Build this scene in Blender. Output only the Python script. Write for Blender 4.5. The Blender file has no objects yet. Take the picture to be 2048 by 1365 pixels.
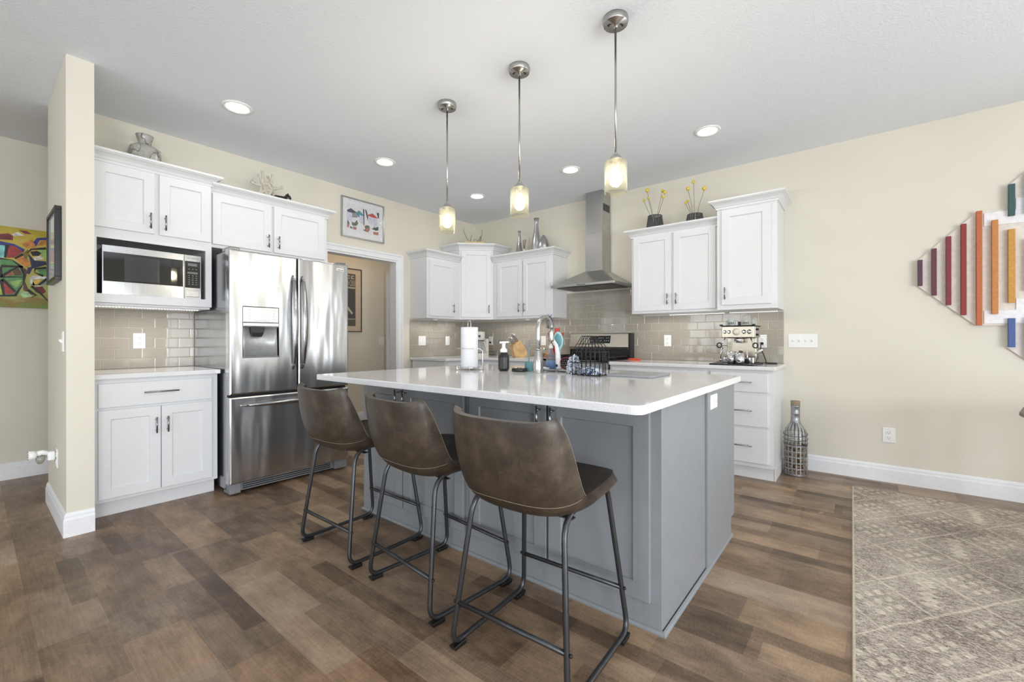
import bpy, bmesh, math, random
from mathutils import Vector, Matrix
random.seed(7)
PI = math.pi
S = bpy.context.scene
COL = S.collection
CZ = 0.9035      # worktop height
CEIL = 2.74

# ------------------------------------------------------------------ camera
cam = bpy.data.cameras.new('camera')
cam.lens = 15.337; cam.sensor_width = 36.0; cam.sensor_fit = 'HORIZONTAL'
cam.shift_y = -0.00136
cam.clip_start = 0.02
cam_o = bpy.data.objects.new('camera', cam); COL.objects.link(cam_o)
_yw = math.radians(38.7371); _rl = math.radians(-0.074)
_F = Vector((-math.sin(_yw), math.cos(_yw), 0)); _R0 = Vector((math.cos(_yw), math.sin(_yw), 0)); _U0 = _R0.cross(_F)
_R = _R0*math.cos(_rl) + _U0*math.sin(_rl); _U = _R.cross(_F)
_M = Matrix(((_R.x, _U.x, -_F.x, 4.2792), (_R.y, _U.y, -_F.y, -4.4968), (_R.z, _U.z, -_F.z, 1.1162), (0, 0, 0, 1)))
cam_o.matrix_world = _M
S.camera = cam_o

# ------------------------------------------------------------------ light and exposure
S.view_settings.view_transform = 'Standard'
S.view_settings.look = 'None'
S.view_settings.gamma = 1.0
S.view_settings.use_curve_mapping = False
S.view_settings.exposure = 0.02
W = bpy.data.worlds.new('world'); S.world = W; W.use_nodes = True
W.node_tree.nodes['Background'].inputs[0].default_value = (0.80, 0.90, 1.0, 1)
W.node_tree.nodes['Background'].inputs[1].default_value = 2.0

def area(name, loc, rot, sx, sy, power, color=(1, 1, 1), spread=180, shape='RECTANGLE'):
    l = bpy.data.lights.new(name, 'AREA'); l.shape = shape; l.size = sx
    if shape in ('RECTANGLE', 'ELLIPSE'): l.size_y = sy
    l.energy = power; l.color = color; l.spread = math.radians(spread)
    o = bpy.data.objects.new(name, l); COL.objects.link(o); o.location = loc; o.rotation_euler = rot
    return o
DAY = (0.93, 0.965, 1.0)
# daylight through the living-room windows behind the camera and on the east side
for i, wx in enumerate((1.2, 3.7, 6.2)):
    area('window_daylight', (wx, -8.42, 1.15), (PI/2, 0, 0), 1.5, 1.8, 21, DAY)
for i, wy in enumerate((-6.6, -4.3)):
    area('window_daylight', (8.42, wy, 0.92), (PI/2, 0, PI/2), 1.7, 1.7, 122, DAY)
area('window_daylight', (7.3, -0.06, 1.12), (PI/2, 0, PI), 1.5, 1.9, 60, DAY)  # added light in the unseen range-wall window, brightens fridge and island end

# ------------------------------------------------------------------ node helpers
def lin(c):
    def f(v):
        v /= 255.0
        return v/12.92 if v <= 0.04045 else ((v+0.055)/1.055)**2.4
    return (f(c[0]), f(c[1]), f(c[2]), 1.0)

class X:
    """tiny expression wrapper over Math nodes"""
    def __init__(s, nt, sock): s.nt, s.k = nt, sock
    def op(s, o, b=None, c=None):
        n = s.nt.nodes.new('ShaderNodeMath'); n.operation = o
        s.nt.links.new(s.k, n.inputs[0])
        for i, v in ((1, b), (2, c)):
            if v is None: continue
            if isinstance(v, X): s.nt.links.new(v.k, n.inputs[i])
            else: n.inputs[i].default_value = v
        return X(s.nt, n.outputs[0])
    def __add__(s, b): return s.op('ADD', b)
    def __sub__(s, b): return s.op('SUBTRACT', b)
    def __mul__(s, b): return s.op('MULTIPLY', b)
    def __truediv__(s, b): return s.op('DIVIDE', b)
    def floor(s): return s.op('FLOOR')
    def fract(s): return s.op('FRACT')
    def gt(s, b): return s.op('GREATER_THAN', b)
    def lt(s, b): return s.op('LESS_THAN', b)
    def abs(s): return s.op('ABSOLUTE')

class NT:
    def __init__(s, name):
        s.m = bpy.data.materials.new(name); s.m.use_nodes = True
        s.t = s.m.node_tree; s.b = s.t.nodes['Principled BSDF']; s.out = s.t.nodes['Material Output']
    def new(s, k, **kw):
        n = s.t.nodes.new(k)
        for a, v in kw.items(): setattr(n, a, v)
        return n
    def link(s, a, b): s.t.links.new(a.k if isinstance(a, X) else a, b)
    def pos(s, obj=True):
        if obj: return s.new('ShaderNodeTexCoord').outputs['Object']
        return s.new('ShaderNodeNewGeometry').outputs['Position']
    def xyz(s, obj=False):
        n = s.new('ShaderNodeSeparateXYZ'); s.link(s.pos(obj), n.inputs[0])
        return [X(s.t, o) for o in n.outputs]
    def vec(s, *a):
        n = s.new('ShaderNodeCombineXYZ')
        for i, v in enumerate(a):
            if isinstance(v, X): s.link(v, n.inputs[i])
            else: n.inputs[i].default_value = v
        return n.outputs[0]
    def noise(s, scale, detail=3, rough=0.5, stretch=(1, 1, 1), vec=None, obj=False):
        n = s.new('ShaderNodeTexNoise'); n.inputs['Scale'].default_value = scale
        n.inputs['Detail'].default_value = detail; n.inputs['Roughness'].default_value = rough
        mp = s.new('ShaderNodeMapping'); mp.inputs['Scale'].default_value = stretch
        s.link(vec if vec is not None else s.pos(obj), mp.inputs[0]); s.link(mp.outputs[0], n.inputs['Vector'])
        return X(s.t, n.outputs[0])
    def white(s, *a):
        n = s.new('ShaderNodeTexWhiteNoise'); n.noise_dimensions = '3D'
        s.link(s.vec(*a), n.inputs[0]); return X(s.t, n.outputs[0])
    def ramp(s, fac, stops, interp='LINEAR'):
        n = s.new('ShaderNodeValToRGB'); n.color_ramp.interpolation = interp
        e = n.color_ramp.elements
        while len(e) < len(stops): e.new(0.5)
        for i, (p, c) in enumerate(stops):
            e[i].position = p; e[i].color = lin(c) if len(c) == 3 else c
        s.link(fac, n.inputs[0]); return n.outputs[0]
    def mix(s, fac, a, b):
        n = s.new('ShaderNodeMix'); n.data_type = 'RGBA'
        for sock, v in ((n.inputs[0], fac), (n.inputs[6], a), (n.inputs[7], b)):
            if isinstance(v, X): s.link(v, sock)
            elif isinstance(v, (int, float)): sock.default_value = v
            elif isinstance(v, tuple): sock.default_value = lin(v)
            else: s.link(v, sock)
        return n.outputs[2]
    def bump(s, h, strength=0.2, dist=0.002):
        n = s.new('ShaderNodeBump'); n.inputs['Strength'].default_value = strength; n.inputs['Distance'].default_value = dist
        s.link(h, n.inputs['Height']); s.link(n.outputs[0], s.b.inputs['Normal']); return n
    def set(s, **kw):
        for k, v in kw.items():
            i = s.b.inputs[k.replace('_', ' ')]
            if isinstance(v, X) or hasattr(v, 'is_linked'): s.link(v, i)
            else: i.default_value = v
        return s

MATS = {}
def flat(name, c, rough=0.5, metal=0.0, var=0.03, nscale=40, bump=0.0, **kw):
    """plain painted / plastic / metal surface with a faint procedural mottling"""
    if name in MATS: return MATS[name]
    t = NT(name)
    n = t.noise(nscale, 2, obj=True)
    a = tuple(max(0, v*(1-var)) for v in c); b = tuple(min(255, v*(1+var)) for v in c)
    t.set(Base_Color=t.ramp(n, [(0.3, a), (0.7, b)]), Roughness=rough, Metallic=metal)
    if bump: t.bump(n, bump, 0.001)
    for k, v in kw.items(): t.b.inputs[k.replace('_', ' ')].default_value = v
    MATS[name] = t.m
    return t.m
def emit(name, c, strength):
    t = NT(name); t.set(Base_Color=lin(c), Emission_Color=lin(c), Emission_Strength=strength); MATS[name] = t.m; return t.m

# ------------------------------------------------------------------ mesh builder
class MB:
    def __init__(s): s.bm = bmesh.new(); s.mi = 0
    def _f(s, vs, smooth=False):
        try:
            f = s.bm.faces.new(vs); f.material_index = s.mi; f.smooth = smooth; return f
        except ValueError: return None
    def box(s, x0, x1, y0, y1, z0, z1):
        v = [s.bm.verts.new(p) for p in ((x0,y0,z0),(x1,y0,z0),(x1,y1,z0),(x0,y1,z0),(x0,y0,z1),(x1,y0,z1),(x1,y1,z1),(x0,y1,z1))]
        for q in ((3,2,1,0),(4,5,6,7),(0,1,5,4),(1,2,6,5),(2,3,7,6),(3,0,4,7)): s._f([v[i] for i in q])
        return s
    def prism(s, pts, d, smooth=False):
        """pts: planar loop of 3D points, extruded by vector d"""
        d = Vector(d); a = [s.bm.verts.new(p) for p in pts]; b = [s.bm.verts.new(Vector(p)+d) for p in pts]
        n = len(pts); s._f(a[::-1]); s._f(b)
        for i in range(n): s._f((a[i], a[(i+1) % n], b[(i+1) % n], b[i]), smooth)
        return s
    def rings(s, rings, cap0=True, cap1=True, smooth=True, closed=False):
        R = [[s.bm.verts.new(p) for p in r] for r in rings]
        n = len(R[0]); m = len(R)
        for i in range(m if closed else m-1):
            a, b = R[i], R[(i+1) % m]
            for j in range(n): s._f((a[j], a[(j+1) % n], b[(j+1) % n], b[j]), smooth)
        if not closed:
            if cap0: s._f(R[0][::-1])
            if cap1: s._f(R[-1])
        return s
    def lathe(s, prof, c=(0, 0, 0), n=32, cap0=True, cap1=True, sx=1, sy=1, smooth=True, ax='z', rot=0):
        """prof: [(radius, height)]"""
        rs = []
        for r, h in prof:
            ring = []
            for i in range(n):
                a = 2*PI*i/n + rot; p = (r*math.cos(a)*sx, r*math.sin(a)*sy, h)
                if ax == 'x': p = (p[2], p[0], p[1])
                elif ax == 'y': p = (p[1], p[2], p[0])
                elif ax == '-y': p = (p[0], -p[2], p[1])
                ring.append((c[0]+p[0], c[1]+p[1], c[2]+p[2]))
            rs.append(ring)
        return s.rings(rs, cap0, cap1, smooth)
    def tube(s, pts, r, n=10, closed=False, smooth=True):
        P = [Vector(p) for p in pts]; m = len(P); rs = []; up = None
        for i in range(m):
            if closed: t = (P[(i+1) % m]-P[i-1])
            else: t = P[min(i+1, m-1)]-P[max(i-1, 0)]
            t.normalize()
            if up is None:
                up = t.orthogonal().normalized()
            up = (up - t*up.dot(t))
            if up.length < 1e-6: up = t.orthogonal()
            up.normalize(); w = t.cross(up)
            rr = r[i] if isinstance(r, (list, tuple)) else r
            rs.append([P[i] + up*(rr*math.cos(2*PI*k/n)) + w*(rr*math.sin(2*PI*k/n)) for k in range(n)])
        return s.rings(rs, smooth=smooth, closed=closed)
    def ball(s, c, r, n=16, m=10, sz=1.0):
        pr = [(r*math.sin(PI*i/m), -r*sz*math.cos(PI*i/m)) for i in range(m+1)]
        pr[0] = (1e-5, pr[0][1]); pr[-1] = (1e-5, pr[-1][1])
        return s.lathe(pr, c, n)
    def sweep(s, path, prof, z=0.0, closed=False):
        """plan path [(x,y)], profile [(out,z)] swept with mitred corners; 'out' is to the right of travel"""
        P = [Vector(p) for p in path]; m = len(P); secs = []
        for i in range(m):
            ds = []
            if closed or i > 0: ds.append((P[i]-P[i-1]).normalized())
            if closed or i < m-1: ds.append((P[(i+1) % m]-P[i]).normalized())
            ns = [Vector((d.y, -d.x)) for d in ds]
            if len(ns) == 2:
                k = (ns[0]+ns[1]); o = k / max(1e-6, (1+ns[0].dot(ns[1])))
            else: o = ns[0]
            secs.append([(P[i].x+o.x*a, P[i].y+o.y*a, z+h) for a, h in prof])
        s.rings(secs, smooth=False, closed=closed)
        bmesh.ops.recalc_face_normals(s.bm, faces=s.bm.faces)
        return s
    def xform(s, M):
        bmesh.ops.transform(s.bm, matrix=M, verts=s.bm.verts); return s
    def build(s, name, mat, parent=None, bevel=0.0, seg=2, recalc=True, smooth_angle=None, sub=0, solid=0.0):
        me = bpy.data.meshes.new(name)
        if recalc: bmesh.ops.recalc_face_normals(s.bm, faces=s.bm.faces)
        if parent is not None:
            r = parent
            while r.parent is not None: r = r.parent
            off = r.get('_off')
            if off is not None: bmesh.ops.translate(s.bm, vec=-Vector(off), verts=s.bm.verts)
        s.bm.to_mesh(me); s.bm.free()
        for m in (mat if isinstance(mat, (list, tuple)) else [mat]): me.materials.append(m)
        o = bpy.data.objects.new(name, me); COL.objects.link(o)
        if parent is not None: o.parent = parent
        if solid:
            md = o.modifiers.new('solid', 'SOLIDIFY'); md.thickness = solid; md.offset = -1
        if sub:
            md = o.modifiers.new('sub', 'SUBSURF'); md.levels = sub; md.render_levels = sub
        if bevel:
            md = o.modifiers.new('edge', 'BEVEL'); md.width = bevel; md.segments = seg; md.limit_method = 'ANGLE'; md.angle_limit = math.radians(40)
            md.harden_normals = False
        return o

def thing(name, label, cat, loc=(0, 0, 0), group=None):
    o = bpy.data.objects.new(name, None); COL.objects.link(o)
    o.empty_display_size = 0.05; o.location = loc; o['_off'] = tuple(loc)
    tag(o, label, cat, group); return o
def tag(o, label, cat, group=None, kind=None):
    o['label'] = label; o['category'] = cat
    if group: o['group'] = group
    if kind: o['kind'] = kind
    return o
def struct(name, mb, mat, label=None, **kw):
    o = mb.build(name, mat, **kw); o['kind'] = 'structure'
    if label: o['label'] = label
    o['category'] = name.split('_')[0]
    return o
def dup(root, loc=None, rotz=None, label=None, parts=True):
    r = root.copy(); COL.objects.link(r)
    if loc is not None: r.location = loc
    if rotz is not None: r.rotation_euler = (0, 0, rotz)
    if label: r['label'] = label
    if parts:
        for ch in list(root.children):
            c = ch.copy(); COL.objects.link(c); c.parent = r
            for g in list(ch.children):
                d = g.copy(); COL.objects.link(d); d.parent = c
    return r

class Frame:
    """local frame on a vertical face: a along r, b up, c out along n"""
    def __init__(s, o, r, n): s.o, s.r, s.n = Vector(o), Vector(r).normalized(), Vector(n).normalized()
    def p(s, a, b, c=0.0): return s.o + s.r*a + Vector((0, 0, b)) + s.n*c
    def box(s, mb, a0, a1, b0, b1, c0, c1):
        v = [mb.bm.verts.new(s.p(*q)) for q in ((a0,b0,c0),(a1,b0,c0),(a1,b1,c0),(a0,b1,c0),(a0,b0,c1),(a1,b0,c1),(a1,b1,c1),(a0,b1,c1))]
        for q in ((3,2,1,0),(4,5,6,7),(0,1,5,4),(1,2,6,5),(2,3,7,6),(3,0,4,7)): mb._f([v[i] for i in q])
        return mb
    def loopface(s, mb, loops, cap_last=True, smooth=False):
        """bridge successive (a,b,c) loops"""
        L = [[mb.bm.verts.new(s.p(*q)) for q in lp] for lp in loops]
        for i in range(len(L)-1):
            n = len(L[i])
            for j in range(n): mb._f((L[i][j], L[i][(j+1) % n], L[i+1][(j+1) % n], L[i+1][j]), smooth)
        mb._f(L[0][::-1])
        if cap_last: mb._f(L[-1])
        return mb
    def shaker(s, mb, a0, a1, b0, b1, t=0.02, st=0.058, rec=0.009):
        q = lambda d, c: [(a0+d, b0+d, c), (a1-d, b0+d, c), (a1-d, b1-d, c), (a0+d, b1-d, c)]
        return s.loopface(mb, [q(0, 0), q(0, t-.0015), q(.0015, t), q(st, t), q(st+.0035, t-rec), ])
    def slab(s, mb, a0, a1, b0, b1, t=0.02):
        q = lambda d, c: [(a0+d, b0+d, c), (a1-d, b0+d, c), (a1-d, b1-d, c), (a0+d, b1-d, c)]
        return s.loopface(mb, [q(0, 0), q(0, t-.002), q(.002, t)])
    def bar(s, mb, a0, b0, a1, b1, c0, off=0.03, r=0.005, post=0.16):
        """bar pull from (a0,b0) to (a1,b1) standing off the face at depth c0"""
        mb.tube([s.p(a0, b0, c0+off), s.p(a1, b1, c0+off)], r, 12)
        for k in (post, 1-post):
            a, b = a0+(a1-a0)*k, b0+(b1-b0)*k
            mb.tube([s.p(a, b, c0), s.p(a, b, c0+off)], r*0.85, 10)
        return mb

# ------------------------------------------------------------------ materials
def m_wall(name, c):
    t = NT(name); n = t.noise(1.3, 2); f = t.noise(320, 2, 0.6)
    a = tuple(v*0.985 for v in c); b = tuple(min(255, v*1.012) for v in c)
    t.set(Base_Color=t.ramp(n, [(0.3, a), (0.7, b)]), Roughness=0.62); t.bump(f, 0.12, 0.001); return t.m
WALL = m_wall('warm_beige_wall_paint', (223, 218, 204))
def m_ceiling():
    t = NT('textured_ceiling_paint'); v = t.new('ShaderNodeTexVoronoi'); v.inputs['Scale'].default_value = 75
    t.link(t.pos(False), v.inputs['Vector']); n = t.noise(95, 3, 0.6)
    h = n*0.8 + X(t.t, v.outputs[0])*0.5
    t.set(Base_Color=lin((238, 242, 249)), Roughness=0.8); t.bump(h, 0.55, 0.004); return t.m
CEILM = m_ceiling()
TRIM = flat('white_trim_paint', (236, 237, 240), 0.38, var=0.01)
CABW = flat('white_cabinet_paint', (226, 227, 229), 0.36, var=0.004, nscale=25)
CABIN = flat('cabinet_interior_grey', (196, 196, 196), 0.55)
ISL = flat('slate_grey_cabinet_paint', (134, 138, 142), 0.40, var=0.012, nscale=18)
def m_quartz():
    t = NT('white_speckled_quartz'); n = t.noise(260, 2, 0.5); n2 = t.noise(700, 1, 0.5)
    c = t.ramp(n, [(0.0, (208, 208, 208)), (0.36, (216, 216, 217)), (0.43, (232, 232, 234)), (0.66, (236, 236, 238)), (0.74, (244, 244, 246))])
    c2 = t.ramp(n2, [(0.30, (206, 204, 202)), (0.36, (255, 255, 255))])
    m = t.new('ShaderNodeMix'); m.data_type = 'RGBA'; m.blend_type = 'MULTIPLY'; m.inputs[0].default_value = 0.7
    t.link(c, m.inputs[6]); t.link(c2, m.inputs[7])
    t.set(Base_Color=m.outputs[2], Roughness=0.07, Specular_IOR_Level=0.6); return t.m
QUARTZ = m_quartz()

def m_floor():
    t = NT('patchwork_wood_plank'); x, y, z = t.xyz(False)
    w, L = 0.195, 1.25
    ry = (y + 0.052)/w; row = ry.floor(); fy = ry.fract()
    rr = t.white(row, 3.1, 0.7)
    xs = x + rr*L*5.0; cx = (xs/L); col = cx.floor(); fx = cx.fract()
    v1 = t.white(row, col, 1.3)
    soft = t.noise(4, 2, 0.5)
    # each plank is printed as joined blocks and half-width strips with soft edges
    blk = ((xs + v1*0.7 + (soft-0.5)*0.02)/0.40).floor()
    v2 = t.white(row, blk, 5.2)
    half = (fy + (soft-0.5)*0.03).gt(0.60)
    v3 = t.white(half*7.0 + row, ((xs + v1*1.3)/1.05).floor(), 9.1)
    darkstrip = v3.gt(0.62)*half
    cloud = t.noise(3.2, 4, 0.6, (0.8, 1.7, 1)); cloud2 = t.noise(9, 3, 0.6, (1.0, 1.6, 1))
    grain = t.noise(8, 6, 0.65, (1.0, 14, 1)); cross = t.noise(40, 4, 0.7, (5.5, 0.8, 1)); fine = t.noise(150, 3, 0.7, (1.0, 2.2, 1))
    val = v1*0.16 + v2*0.20 + cloud*0.62 + (cloud2-0.5)*0.30 + (grain-0.5)*0.34 + (cross-0.5)*0.34 + (fine-0.5)*0.22 - darkstrip*0.15
    c = t.ramp(val, [(0.20, (82, 64, 49)), (0.36, (112, 92, 74)), (0.50, (141, 119, 98)), (0.64, (166, 142, 117)), (0.85, (194, 170, 143))])
    hue = t.white(row, blk, 4.4); grey = t.ramp(hue, [(0.10, (255, 243, 226)), (0.5, (252, 248, 242)), (0.95, (240, 242, 248))])
    m = t.new('ShaderNodeMix'); m.data_type = 'RGBA'; m.blend_type = 'MULTIPLY'; m.inputs[0].default_value = 0.7
    t.link(c, m.inputs[6]); t.link(grey, m.inputs[7])
    knot = t.noise(5.5, 3, 0.65, (1, 1.3, 1)).gt(0.74); lite = t.noise(4.1, 3, 0.7, (1.3, 1, 1)).gt(0.73)
    kn = t.mix(lite*0.45, t.mix(knot*0.45, m.outputs[2], (70, 54, 42)), (204, 172, 138))
    gap = (fy.lt(0.007) + fx.lt(0.0012)).gt(0.5)
    t.set(Base_Color=t.mix(gap*0.35, kn, (52, 40, 32)), Roughness=t.noise(5, 2)*0.14 + 0.30, Specular_IOR_Level=0.42)
    t.bump(grain*0.5 + cross*0.4 - gap*0.8, 0.25, 0.002); return t.m
FLOORM = m_floor()

def m_tile():
    t = NT('glossy_taupe_glazed_tile'); n = t.noise(9, 2, 0.5); n2 = t.noise(2.2, 1, 0.5)
    t.set(Base_Color=t.ramp(n2, [(0.3, (160, 153, 142)), (0.7, (168, 162, 151))]), Roughness=0.075, Specular_IOR_Level=0.62, Coat_Weight=0.3, Coat_Roughness=0.04)
    t.bump(n, 0.10, 0.004); return t.m
TILE = m_tile()
GROUT = flat('pale_grout', (214, 209, 198), 0.85)

def m_steel(name, c=(176, 177, 178), rough=0.24, stretch=(1, 1, 60), wav=0.0, an=0.5, var=1.0):
    t = NT(name); n = t.noise(14, 4, 0.6, stretch, obj=False)
    t.set(Base_Color=t.ramp(n, [(0.3, tuple(v*(1-0.05*var) for v in c)), (0.7, tuple(min(255, v*(1+0.04*var)) for v in c))]), Metallic=1.0,
          Roughness=n*(0.10*var) + (rough-0.05*var), Anisotropic=an)
    if wav:
        b2 = t.noise(6.0, 1.5, 0.45, (1, 1.0, 0.20)); t.bump(b2, wav, 0.034)
    return t.m
STEEL = m_steel('brushed_stainless_steel', (182, 183, 184), 0.27, (1, 1, 60))
FRIDGE = m_steel('fridge_stainless_steel', (200, 201, 203), 0.24, (1, 60, 1), wav=1.0, an=0.2, var=0.25)
HOODST = m_steel('hood_stainless_steel', (182, 182, 180), 0.30, (60, 1, 1))
NICKEL = m_steel('brushed_nickel', (178, 177, 174), 0.26, (1, 1, 1))
CHROME = flat('polished_chrome', (214, 214, 216), 0.08, 1.0)
SIDEGREY = m_steel('grey_fridge_side', (150, 151, 153), 0.20, (1, 1, 1), an=0.0)
HANDLE = m_steel('brushed_bar_handle', (150, 151, 152), 0.28, (1, 1, 1))
DARKMETAL = flat('gunmetal_painted_tube', (74, 75, 78), 0.34, 0.75, var=0.05)
BLACKPL = flat('black_plastic', (22, 22, 23), 0.35)
BLACKM = flat('black_painted_metal', (30, 30, 32), 0.4, 0.3)
BLACKGL = flat('black_glass', (12, 12, 12), 0.06, Coat_Weight=0.4)
WHITEPL = flat('white_plastic', (240, 240, 238), 0.35, var=0.008)
DARKIN = flat('dark_slot', (40, 40, 42), 0.6)
GREYPL = flat('grey_plastic', (128, 130, 133), 0.45)
WINGL = flat('microwave_window_mesh', (58, 58, 60), 0.12)
CORKM = flat('cork', (150, 132, 112), 0.85, var=0.14, nscale=160, bump=0.3)
PAPER = flat('paper_white', (226, 227, 230), 0.8, var=0.008)
BLACKFR = flat('black_picture_frame', (24, 25, 26), 0.35)

def m_leather():
    t = NT('worn_dark_brown_leather'); n = t.noise(9, 6, 0.68, obj=True); f = t.noise(180, 3, 0.6, obj=True); blot = t.noise(2.6, 2, 0.5, obj=True)
    sc = t.noise(13, 2, 0.5, (14, 1.2, 1.0), obj=True); sc2 = t.noise(11, 2, 0.5, (1.0, 1.2, 13), obj=True)
    c = t.ramp(n*0.75 + blot*0.5, [(0.42, (40, 33, 27)), (0.60, (60, 51, 42)), (0.80, (92, 79, 64))])
    scr = (sc.gt(0.71) + sc2.gt(0.72)).gt(0.5)
    t.set(Base_Color=t.mix(scr*0.09, c, (150, 136, 118)), Roughness=n*0.2 + 0.30, Specular_IOR_Level=0.5)
    t.bump(f*0.5 + n*0.3, 0.16, 0.002); return t.m
LEATHER = m_leather()
THREAD = flat('pale_stitching_thread', (140, 128, 112), 0.7)

def m_glass(name, tint=(255, 255, 255), trans=0.92, rough=0.02):
    """thin clear glass: mostly see-through, glancing reflections"""
    t = NT(name)
    tr = t.new('ShaderNodeBsdfTransparent'); tr.inputs[0].default_value = lin(tint)
    fr = t.new('ShaderNodeLayerWeight'); fr.inputs[0].default_value = 0.5
    mx = t.new('ShaderNodeMixShader'); f = X(t.t, fr.outputs['Facing']).op('POWER', 4.0)*0.7 + (1-trans)
    t.set(Base_Color=lin(tint), Roughness=rough, Specular_IOR_Level=0.8)
    t.link(f, mx.inputs[0]); t.link(tr.outputs[0], mx.inputs[1]); t.link(t.b.outputs[0], mx.inputs[2])
    t.link(mx.outputs[0], t.out.inputs[0]); MATS[name] = t.m; return t.m
GLASS = m_glass('clear_glass', (248, 250, 250), 0.93)
PICGLASS = m_glass('picture_glazing', (250, 250, 250), 0.96)
def m_shade():
    t = NT('seeded_amber_glass_shade')
    tr = t.new('ShaderNodeBsdfTransparent'); tr.inputs[0].default_value = lin((254, 252, 240))
    tl = t.new('ShaderNodeBsdfTranslucent'); tl.inputs[0].default_value = lin((250, 249, 236))
    gl = t.new('ShaderNodeBsdfGlossy'); gl.inputs['Roughness'].default_value = 0.05
    m1 = t.new('ShaderNodeMixShader'); m1.inputs[0].default_value = 0.012; m2 = t.new('ShaderNodeMixShader')
    fr = t.new('ShaderNodeLayerWeight'); fr.inputs[0].default_value = 0.5
    t.link(tr.outputs[0], m1.inputs[1]); t.link(tl.outputs[0], m1.inputs[2])
    t.link(X(t.t, fr.outputs['Facing']).op('POWER', 4.0)*0.55 + 0.03, m2.inputs[0]); t.link(m1.outputs[0], m2.inputs[1]); t.link(gl.outputs[0], m2.inputs[2])
    t.link(m2.outputs[0], t.out.inputs[0]); return t.m
SHADE = m_shade()
BULB = emit('glowing_bulb', (255, 247, 236), 140.0)
CANLIT = emit('lit_downlight_lens', (255, 253, 248), 7.0)
LEDLIT = emit('lit_led_strip', (255, 250, 240), 5.0)

# ------------------------------------------------------------------ setting
XW, XE, YS, YN = -1.06, 8.5, -8.5, 0.0
struct('floor', MB().box(-1.3, 8.7, -8.7, 0.9, -0.12, 0.0), FLOORM)
struct('ceiling', MB().box(-1.3, 8.7, -8.7, 0.9, CEIL, CEIL+0.12), CEILM)
m = MB(); m.box(-0.12, 6.5, 0.0, 0.12, 0, CEIL); m.box(6.5, 8.1, 0, 0.12, 0, 0.12); m.box(6.5, 8.1, 0, 0.12, 2.12, CEIL); m.box(8.1, 8.62, 0, 0.12, 0, CEIL)
struct('wall_back', m, WALL)
# kitchen side wall with the cased opening, and the stub that ends it
OP0, OP1, OPZ = -2.20, -1.33, 2.04
m = MB(); m.box(-0.12, 0, -4.03, OP0, 0, CEIL); m.box(-0.12, 0, OP1, 0.0, 0, CEIL); m.box(-0.12, 0, OP0, OP1, OPZ, CEIL)
struct('wall_left', m, WALL)
SX, SY0, SY1 = 0.7645, -4.15, -4.0325
struct('wall_stub', MB().box(-0.12, SX, SY0, SY1, 0, CEIL), WALL)
struct('wall_hall', MB().box(XW-0.12, XW, -8.62, 0.7, 0, CEIL), WALL)
struct('wall_hall_end', MB().box(XW, -0.12, 0.6, 0.72, 0, CEIL), WALL)
# living-room walls with window openings, behind and beside the camera
def wall_windows(name, along, fixed, lo, hi, holes, z0, z1):
    m = MB(); a = lo
    def bx(p, q, r, s):
        if along == 'x': m.box(p, q, fixed-0.12, fixed, r, s)
        else: m.box(fixed, fixed+0.12, p, q, r, s)
    for h0, h1 in holes:
        bx(a, h0, 0, CEIL); bx(h0, h1, 0, z0); bx(h0, h1, z1, CEIL); a = h1
    bx(a, hi, 0, CEIL); return struct(name, m, WALL)
SW = [(0.35, 2.05), (2.85, 4.55), (5.35, 7.05)]; EW = [(-7.6, -5.6), (-5.3, -3.3)]
wall_windows('wall_front', 'x', -8.5, XW, 8.62, SW, 0.12, 2.2)
wall_windows('wall_right', 'y', 8.5, -8.5, 0.0, EW, 0.06, 2.2)
struct('wall_hall_side', MB().box(XW, 0.0, -5.22, -5.10, 0, CEIL), WALL)  # unseen wall, added to keep south window light off the hall wall
k = 1
for h0, h1 in SW:
    m = MB()
    for a, b, c, d in ((h0, h1, 0.12, 0.19), (h0, h1, 2.13, 2.2), (h0, h0+0.07, 0.19, 2.13), (h1-0.07, h1, 0.19, 2.13), (h0+0.07, h1-0.07, 1.15, 1.20)): m.box(a, b, -8.60, -8.53, c, d)
    struct('window_%d' % k, m, TRIM); k += 1
for h0, h1 in EW:
    m = MB()
    for a, b, c, d in ((h0, h1, 0.06, 0.14), (h0, h1, 2.12, 2.2), (h0, h0+0.08, 0.14, 2.12), (h1-0.08, h1, 0.14, 2.12), ((h0+h1)/2-0.04, (h0+h1)/2+0.04, 0.14, 2.12)): m.box(8.53, 8.60, a, b, c, d)
    struct('window_%d' % k, m, TRIM); k += 1

m = MB()
for a, b, c, d in ((6.5, 8.1, 0.12, 0.2), (6.5, 8.1, 2.04, 2.12), (6.5, 6.58, 0.2, 2.04), (8.02, 8.1, 0.2, 2.04), (7.27, 7.33, 0.2, 2.04)): m.box(a, b, 0.02, 0.09, c, d)
struct('window_%d' % k, m, TRIM)  # unseen window, added to give the fridge doors something bright to reflect
# baseboards
BB = [(0, 0), (0.014, 0), (0.014, 0.095), (0.010, 0.108), (0.010, 0.118), (0.004, 0.132), (0, 0.134)]
struct('baseboard_back', MB().sweep([(3.79, 0.0), (8.5, 0.0)], BB), TRIM)
struct('baseboard_stub', MB().sweep([(-0.12, SY0), (SX, SY0), (SX, SY1)], BB), TRIM)
struct('baseboard_hall', MB().sweep([(XW, -5.10), (XW, -0.78)], BB), TRIM)
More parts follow.
